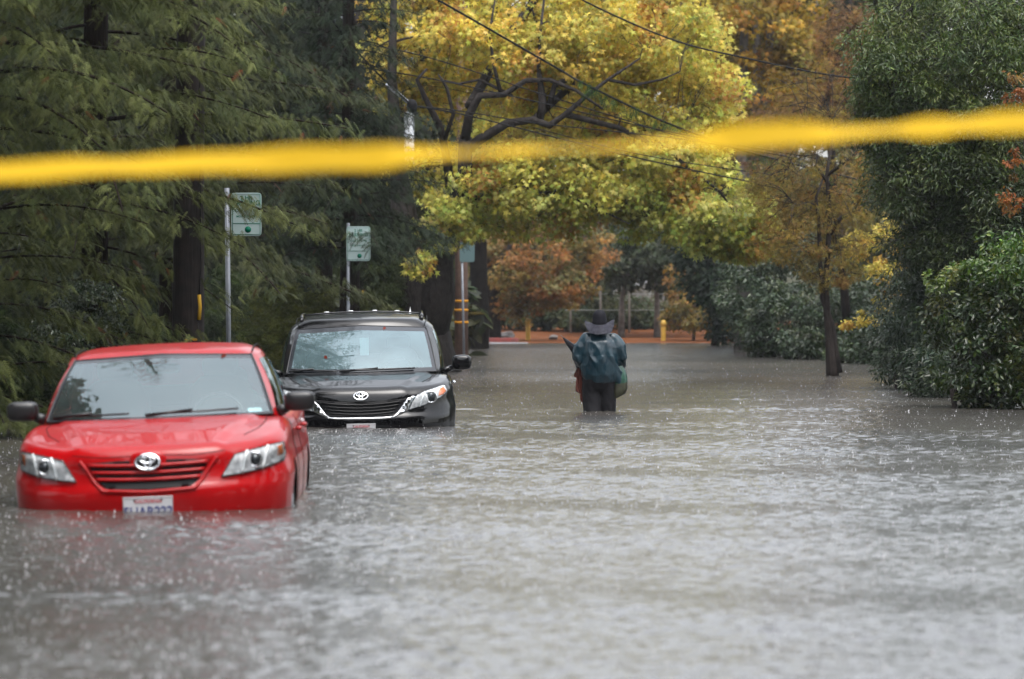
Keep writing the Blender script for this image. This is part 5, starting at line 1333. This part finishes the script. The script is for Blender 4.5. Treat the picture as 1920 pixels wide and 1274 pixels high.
# parking signs
def parking_sign(px, Y, sx0, sx1, sy0, sy1, yaw, label, lean=0, poletop=None):
    x = WX(px, Y); pz = ground_z(x, Y)-.05
    r_ = empty('parking_sign', (x, Y, pz)); tag(r_, label, 'sign')
    zt = WZ(sy0, Y)-pz
    q = MB(); q.tube([(lean*.0, 0, 0), (lean, 0, zt+.06)], .030, 12); q.build('post', 'galvanised', r_)
    cx, cz = (WX(sx0, Y)+WX(sx1, Y))/2-x, (WZ(sy0, Y)+WZ(sy1, Y))/2-pz
    hw, hh = (WX(sx1, Y)-WX(sx0, Y))/2, (WZ(sy0, Y)-WZ(sy1, Y))/2
    pn = MB(); pn.rbox((cx, -.045, cz), (hw, .003, hh), e=12, n=10); po = pn.build('sign_panel', 'sign_white', r_)
    bd = MB(); c0 = -.050
    bd.tube([(cx-hw*.9, c0, cz-hh*.93), (cx-hw*.9, c0, cz+hh*.93), (cx+hw*.9, c0, cz+hh*.93), (cx+hw*.9, c0, cz-hh*.93), (cx-hw*.9, c0, cz-hh*.93)], .0045, 6); bd.build('sign_border', 'sign_green', po)
    bd = MB(); bd.tube([(cx-hw*.9, c0, cz-hh*.42), (cx+hw*.9, c0, cz-hh*.42)], .004, 6); bd.build('divider_line', 'sign_green', po)
    text_mesh('sign_lettering', 'PARKING', .088, 'sign_green', po, (cx, c0, cz+hh*.42), sx=.92)
    text_mesh('sign_lettering', '8 AM TO 6 PM', .046, 'sign_green', po, (cx, c0, cz+hh*.12))
    text_mesh('sign_lettering', 'MON THRU FRI', .036, 'sign_green', po, (cx, c0, cz-hh*.14))
    text_mesh('sign_lettering', '2 HR', .07, 'sign_green', po, (cx, c0, cz+hh*.68))
    ar = MB(); ar.lathe([(.04, 0), (.04, .003), (0, .004)], (cx+.02, c0+.002, cz-hh*.70), 16, M=Matrix.Rotation(R(90), 3, 'X')); ar.build('round_symbol', 'sign_green', po)
    r_.rotation_euler = (0, 0, yaw)
    return r_
parking_sign(431, 53, 434, 491, 362, 443, 0, 'green and white parking sign on a grey steel post directly behind the red saloon', lean=-.035)
parking_sign(653, 75.5, 650, 695, 425, 490, R(-2), 'green and white parking sign behind the black people carrier, half hidden by conifer sprays')
Y = 102.; x = WX(865, Y); 
for (px, pyb, py0, py1, sx0, sx1, lab) in ((868, 655, 455, 492, 862, 890, 'faded small sign on a thin grey post in front of the banded pole'),):
    Y = 96.; x = WX(px, Y); pz = -.6
    r_ = empty('street_sign', (x, Y, pz)); tag(r_, lab, 'sign')
    q = MB(); q.tube([(.04, 0, 0), (-.03, 0, WZ(py0, Y)-pz)], .028, 10); q.build('post', 'galvanised', r_)
    q = MB(); q.rbox(((WX(sx0, Y)+WX(sx1, Y))/2-x, -.04, (WZ(py0, Y)+WZ(py1, Y))/2-pz), ((WX(sx1, Y)-WX(sx0, Y))/2, .004, (WZ(py0, Y)-WZ(py1, Y))/2), e=10); q.build('sign_panel', 'sign_faded', r_)
Y = 92.; x = WX(833, Y); r_ = empty('street_sign', (x, Y, -.6)); tag(r_, 'narrow white sign seen edge-on at the right side of the sycamore trunk', 'sign')
q = MB(); q.tube([(-.05, .0, 0), (-.05, .0, WZ(450, Y)+.6)], .028, 10); q.build('post', 'galvanised', r_)
q = MB(); q.rbox((0.0, -.04, WZ(470, Y)+.6), (.055, .004, .19), e=10); q.build('sign_panel', 'sign_white', r_)
Y = 140.; x = WX(897, Y); r_ = empty('thin_post', (x, Y, -.6)); tag(r_, 'thin dark post standing in front of the red kerb', 'post')
q = MB(); q.tube([(0, 0, 0), (0, 0, WZ(545, Y)+.6)], .045, 8); q.build('shaft', 'bark_dark', r_); q = MB(); q.lathe([(.05, 0), (.05, .03), (0, .05)], (0, 0, WZ(545, Y)+.6), 10); q.build('cap', 'bark_dark', r_)
# street lamp
Y = 92.; x = WX(767, Y)
r_ = empty('street_lamp', (x, Y, -.6)); tag(r_, 'grey street lamp, its pole hidden by the sycamore and head at the top edge', 'street lamp')
q = MB(); q.tube([(0, 0, 0), (0, 0, 4), (0, 0, WZ(-30, Y)+.6)], [.13, .115, .09], 14); q.build('pole', 'lamp_post_grey', r_)
zt = WZ(10, Y)+.6
q = MB(); q.tube(cr([(-1.6, -.1, zt-.35), (-1.0, -.1, zt-.12), (-.5, -.1, zt+.02), (-.2, -.1, zt+.05)], 5), .035, 8); q.build('lamp_arm', 'galvanised', r_)
q = MB(); q.rbox((-.02, -.1, zt+.04), (.21, .10, .085), e=3); q.rbox((.30, -.1, zt-.02), (.22, .09, .035), e=3); q.build('lamp_head', 'lamp_post_grey', r_)
# wires
def wire(pts, rad, label, Ys, grp=None):
    P_ = [Vector((WX(a, y), y, WZ(b, y))) for (a, b), y in zip(pts, Ys)]
    w2 = MB(); w2.tube(cr(P_, 10), rad, 5); o = w2.build('overhead_wire', 'wire_black'); tag(o, label, 'wire', grp)
    return cr(P_, 10)
v1 = wire([(600, -120), (820, 0), (1040, 126), (1100, 160), (1260, 235), (1420, 290), (1660, 350)], .022, 'thickest overhead wire, carrying a fringe of green creeper over the road', [78, 80, 82, 82, 83, 84, 86])
wire([(1000, -60), (1090, 0), (1260, 75), (1400, 110), (1560, 142), (1760, 165)], .018, 'overhead wire highest on the right, crossing the yellow tree', [80, 80, 81, 82, 83, 84])
wire([(560, 60), (790, 105), (1010, 175), (1180, 228), (1300, 262), (1500, 298)], .012, 'thin overhead wire passing in front of the sycamore limbs', [79, 80, 81, 82, 83, 84])
wire([(560, 110), (790, 145), (1000, 190), (1180, 232), (1330, 262), (1600, 310)], .012, 'second thin overhead wire just below the first, through the sycamore limbs', [79, 80, 81, 82, 83, 84])
wire([(772, 198), (870, 210), (1010, 232), (1180, 250), (1330, 268)], .012, 'short overhead wire leaving the black cable splice towards the right', [80.5, 81, 81.5, 82, 83])
wire([(772, 198), (880, 218), (1080, 268), (1210, 300), (1400, 340), (1570, 367)], .014, 'lowest overhead wire, sagging below the barrier tape on the right', [80.5, 81, 81.5, 82, 83, 84])
wire([(1000, 240), (1200, 290), (1400, 322), (1620, 350)], .010, 'thin overhead wire just above the lowest one on the right', [82, 82, 83, 84])
wire([(560, -40), (640, 60), (700, 130), (772, 198)], .018, 'steep overhead cable coming down to the black splice from the upper left', [77, 78, 79, 80.5])
sp = empty('cable_splice', (WX(773, 80.5), 80.4, WZ(200, 80.5))); tag(sp, 'black cable splice and coiled wires hanging left of the sycamore limbs', 'cable splice')
q = MB(); q.rbox((0, 0, 0), (.10, .08, .13), e=2.4, n=8); q.build('splice_case', 'wire_black', sp)
q = MB(); q.tube(cr([(-.03, 0, -.1), (-.09, 0, -.28), (-.05, 0, -.38), (.0, 0, -.25), (.03, 0, -.1)], 5), .012, 6); q.tube(cr([(.0, 0, -.1), (.02, .02, -.25), (.03, 0, -.45)], 5), .016, 6); q.build('cable_loop', 'galvanised', sp)
q = MB(); q.tube([(-.05, 0, .05), (-.25, 0, .22), (-.5, 0, .42)], .035, 8); q.build('cable_sleeve', 'lamp_post_grey', sp)
# green creeper on the thick wire
def creeper(seg, Yr, label):
    P = []; D = []
    for k in range(int(seg[2])):
        t = random.random(); i = int(len(v1)*(seg[0]+(seg[1]-seg[0])*t)); i = min(i, len(v1)-2); p = v1[i].lerp(v1[i+1], random.random())
        P.append((p.x+random.gauss(0, .04), p.y+random.gauss(0, .05), p.z-abs(random.gauss(0, .06+.10*abs(math.sin(i*1.7))))-.03)); D.append((random.gauss(0, .5), random.gauss(0, .4), -1.))
    n = len(P); o = scatter('hanging_creeper', T_TWIGN, np.array(P), np.array(D), np.column_stack([RNG.normal(size=n), -np.ones(n), RNG.normal(size=n)]), .13*RNG.uniform(.5, 1.4, n), palette([(.045, .11, .025), (.07, .14, .03), (.03, .08, .03)], [2, 1, 1], n)*(1+RNG.normal(scale=.2, size=(n, 1))), 'leaves')
    tag(o, label, 'creeper')
creeper((.47, .70, 150), 0, 'fringe of green creeper hanging from the thick wire in front of the sycamore')
creeper((.80, .98, 120), 0, 'green creeper on the thick wire farther right, above the slim tree')
# far bank objects
for (px, py0, py1, Y, lab) in ((990, 597, 638, 152, 'yellow steel bollard on the far bank between the rock and the wading person'), (1244, 600, 640, 150, 'yellow steel bollard on the far bank right of the wading person')):
    x = WX(px, Y); z = ground_z(x, Y)-.1; hgt = WZ(py0, Y)-z
    r_ = empty('bollard', (x, Y, z)); tag(r_, lab, 'bollard', None)
    q = MB(); q.lathe([(.085, 0), (.085, hgt-.22)], (0, 0, 0), 18); q.build('shaft', 'bollard_yellow', r_)
    q = MB(); q.lathe([(.085, 0), (.098, .01), (.098, .10), (.09, .14), (.05, .2), (0, .215)], (0, 0, hgt-.22), 18); q.build('cap', 'bollard_yellow', r_)
def rock(px, py, Y, s, label):
    bm = bmesh.new(); bmesh.ops.create_icosphere(bm, subdivisions=4, radius=1)
    for v in bm.verts:
        n_ = MN.noise(v.co*1.4+Vector((px*.1, 0, 0)))*.35+MN.noise(v.co*4)*.08; v.co *= 1+n_
        v.co = Vector((v.co.x*s[0], v.co.y*s[1], v.co.z*s[2]))
    me = bpy.data.meshes.new('boulder'); bm.to_mesh(me); bm.free(); me.materials.append(MATS['rock_grey']); me.polygons.foreach_set('use_smooth', [True]*len(me.polygons))
    o = mesh_obj('boulder', me); x = WX(px, Y); o.location = (x, Y, WZ(py, Y)); tag(o, label, 'rock')
rock(948, 631, 153, (.33, .28, .17), 'grey boulder lying on the leaf-covered bank left of the left bollard')
rock(1037, 634, 153, (.16, .15, .10), 'small grey stone on the leafy bank just left of the wading person')
kb = MB(); Y = 147.5; kb.rbox(((WX(850, Y)+WX(972, Y))/2, Y, .075), ((WX(972, Y)-WX(850, Y))/2, .12, .10), e=14, n=10); tag(kb.build('kerb', 'kerb_red'), 'red-painted kerb stub at the far waterline beside the sycamore', 'kerb')
kb = MB(); kb.rbox(((WX(840, 146)+WX(990, 146))/2, 145.6, -.04), ((WX(990, 146)-WX(840, 146))/2, 1.5, .07), e=14, n=10)
mat('concrete', (.13, .13, .135), .6, noise=((.10, .10, .105), 3)); tag(kb.build('pavement', 'concrete'), kind='structure')
# chain-link style fence with posts
Y = 163.; fx0, fx1 = WX(1060, Y), WX(1400, Y)
r_ = empty('wire_fence', (fx0, Y, ground_z(fx0, Y)-.05)); tag(r_, 'wire fence with wooden posts crossing the end of the road', 'fence')
zf = r_.location.z
for px in (1070, 1126, 1180, 1232, 1290, 1345, 1395):
    xx = WX(px, Y)-fx0; q = MB(); q.tube([(xx, 0, 0), (xx, 0, WZ(527 if px == 1232 else 536, Y)-zf)], .06 if px in (1232,) else .04, 8); q.build('post', 'wood_post', r_)
for py in (540, 552, 582):
    q = MB(); q.tube([(0, .0, WZ(py, Y)-zf), (fx1-fx0, .0, WZ(py, Y)-zf)], .016, 5); q.build('rail_wire', 'fence_grey', r_)
# parked pale van glimpsed behind
Y = 176.; x = WX(1183, Y); z = ground_z(x, Y)
pv = empty('parked_van', (x, Y, z)); tag(pv, 'pale parked van glimpsed behind the wire fence at the road end', 'van')
q = MB(); zc = WZ(556, Y)-z; q.rbox((0, 1.9, zc-.10), (.92, 2.2, .62), e=6, n=8); q.rbox((0, 2.2, zc+.35), (.80, 1.7, .35), e=5, n=8); q.build('body', 'van_white', pv)
q = MB(); q.rbox((0, .62, zc+.24), (.68, .14, .17), e=5); q.build('windshield', 'lamp_dark', pv)
for s in (-1, 1):
    q = MB(); q.rbox((.62*s, -.28, zc-.22), (.16, .06, .10), e=3); q.build('headlight', 'lamp_white', pv)
    q = MB(); q.lathe([(.0, -.1), (.32, -.1), (.32, .1), (0, .1)], (.78*s, .6, .3), 18, M=Matrix.Rotation(R(90), 3, 'Y')); q.build('wheel', 'tyre_rubber', pv)
q = MB(); q.rbox((0, -.30, zc-.22), (.40, .03, .07), e=4); q.build('grille', 'trim_dark', pv)
# rain splashes
P = []
def splashes(n, seed):
    rnd = random.Random(seed); mb = MB()
    for _ in range(n):
        u = rnd.random(); y = 11.5*(100/11.5)**(u**.8)
        hw = y*.125; x = rnd.uniform(-hw, hw)
        if -3.35 < x < -1.45 and 27.7 < y < 32.7 or -2.75 < x < -.6 and 46.4 < y < 51.8: continue
        h = rnd.uniform(.005, .015)*(1+.8*(rnd.random() < .05)); r = h*rnd.uniform(.12, .22)
        lean = (rnd.gauss(0, .2)*h, rnd.gauss(0, .1)*h)
        vs = [(x-r*1.8, y, -.001), (x, y-r*1.8, -.001), (x+r*1.8, y, -.001), (x, y+r*1.8, -.001)]
        vs += [(x-r*.5+lean[0]*.6, y, h*.6), (x+lean[0]*.6, y-r*.5, h*.6), (x+r*.5+lean[0]*.6, y, h*.6), (x+lean[0]*.6, y+r*.5, h*.6), (x+lean[0], y+lean[1], h)]
        fs = []
        for k in range(4):
            fs.append((k, (k+1) % 4, 4+(k+1) % 4, 4+k)); fs.append((4+k, 4+(k+1) % 4, 8))
        mb.add(vs, fs)
        if rnd.random() < .45:
            d = rnd.uniform(.0015, .0035); cx_, cy_, cz_ = x+rnd.gauss(0, .012), y, h*1.3+rnd.random()*.02
            mb.add([(cx_-d, cy_, cz_), (cx_, cy_-d, cz_), (cx_+d, cy_, cz_), (cx_, cy_+d, cz_), (cx_, cy_, cz_+d), (cx_, cy_, cz_-d)], [(0, 1, 4), (1, 2, 4), (2, 3, 4), (3, 0, 4), (1, 0, 5), (2, 1, 5), (3, 2, 5), (0, 3, 5)])
    return mb
mat('splash_water', (.42, .42, .43), .12, 0, .9)
tag(splashes(14000, 4).build('raindrop_splashes', 'splash_water'), kind='stuff')
# haze
hz = MB(); hz.box((0, 0, 15.1), (1506, 1506, 16.9)); ho = hz.build('haze', 'matt_black', smooth=False)
m, nt, b, outn = nodes('haze_air'); nt.nodes.remove(b)
pvn = nt.nodes.new('ShaderNodeVolumePrincipled'); pvn.inputs['Density'].default_value = HAZE; pvn.inputs['Color'].default_value = (.80, .84, .88, 1); pvn.inputs['Anisotropy'].default_value = .2
nt.links.new(pvn.outputs['Volume'], outn.inputs['Volume']); ho.data.materials.clear(); ho.data.materials.append(m)
tag(ho, kind='stuff')
# ------------------------------------------------------------------ camera, light, sky
cam = bpy.data.cameras.new('camera'); co = bpy.data.objects.new('camera', cam); COL.objects.link(co)
co.location = (0, 0, CH); co.rotation_euler = (R(90)-math.atan(67/F), 0, 0)
cam.sensor_width = 36; cam.lens = 36*F/1920; cam.clip_start = .1; cam.clip_end = 3000
cam.dof.use_dof = True; cam.dof.focus_distance = 53.; cam.dof.aperture_fstop = 3.6
SC.camera = co
w = bpy.data.worlds.new('World'); SC.world = w; w.use_nodes = True
nt = w.node_tree; bg = nt.nodes['Background']
sky = nt.nodes.new('ShaderNodeTexSky'); sky.sky_type = 'NISHITA'; sky.sun_disc = False
SUN_EL, SUN_AZ = R(70), R(150)
sky.sun_elevation = SUN_EL; sky.sun_rotation = SUN_AZ; sky.dust_density = 3; sky.air_density = 1.2
hs = nt.nodes.new('ShaderNodeHueSaturation'); hs.inputs['Saturation'].default_value = .26
tcw = nt.nodes.new('ShaderNodeTexCoord'); sxw = nt.nodes.new('ShaderNodeSeparateXYZ'); nt.links.new(tcw.outputs['Generated'], sxw.inputs[0])
mrw = nt.nodes.new('ShaderNodeMapRange'); mrw.inputs['From Min'].default_value = 0; mrw.inputs['From Max'].default_value = 1; mrw.inputs['To Min'].default_value = 1.15; mrw.inputs['To Max'].default_value = 2.2
nt.links.new(sxw.outputs['Z'], mrw.inputs['Value'])
vm = nt.nodes.new('ShaderNodeVectorMath'); vm.operation = 'SCALE'      # an overcast sky is brightest overhead
nt.links.new(sky.outputs['Color'], hs.inputs['Color']); nt.links.new(hs.outputs['Color'], vm.inputs[0]); nt.links.new(mrw.outputs['Result'], vm.inputs['Scale']); nt.links.new(vm.outputs['Vector'], bg.inputs['Color'])
bg.inputs['Strength'].default_value = .15
sun = bpy.data.lights.new('sun', 'SUN'); sun.energy = .6; sun.angle = R(30); sun.color = (1, .97, .92)
so = bpy.data.objects.new('sun', sun); COL.objects.link(so)
d = Vector((math.sin(SUN_AZ)*math.cos(SUN_EL), math.cos(SUN_AZ)*math.cos(SUN_EL), math.sin(SUN_EL)))
so.rotation_euler = (-d).to_track_quat('-Z', 'Y').to_euler()
SC.view_settings.view_transform = 'Standard'; SC.view_settings.look = 'None'; SC.view_settings.gamma = 1
SC.view_settings.exposure = EXPO
SC.cycles.max_bounces = 8; SC.cycles.transparent_max_bounces = 12; SC.cycles.diffuse_bounces = 3; SC.cycles.glossy_bounces = 3
SC.cycles.sample_clamp_indirect = 4; SC.cycles.volume_bounces = 0
SC.cycles.use_denoising = True
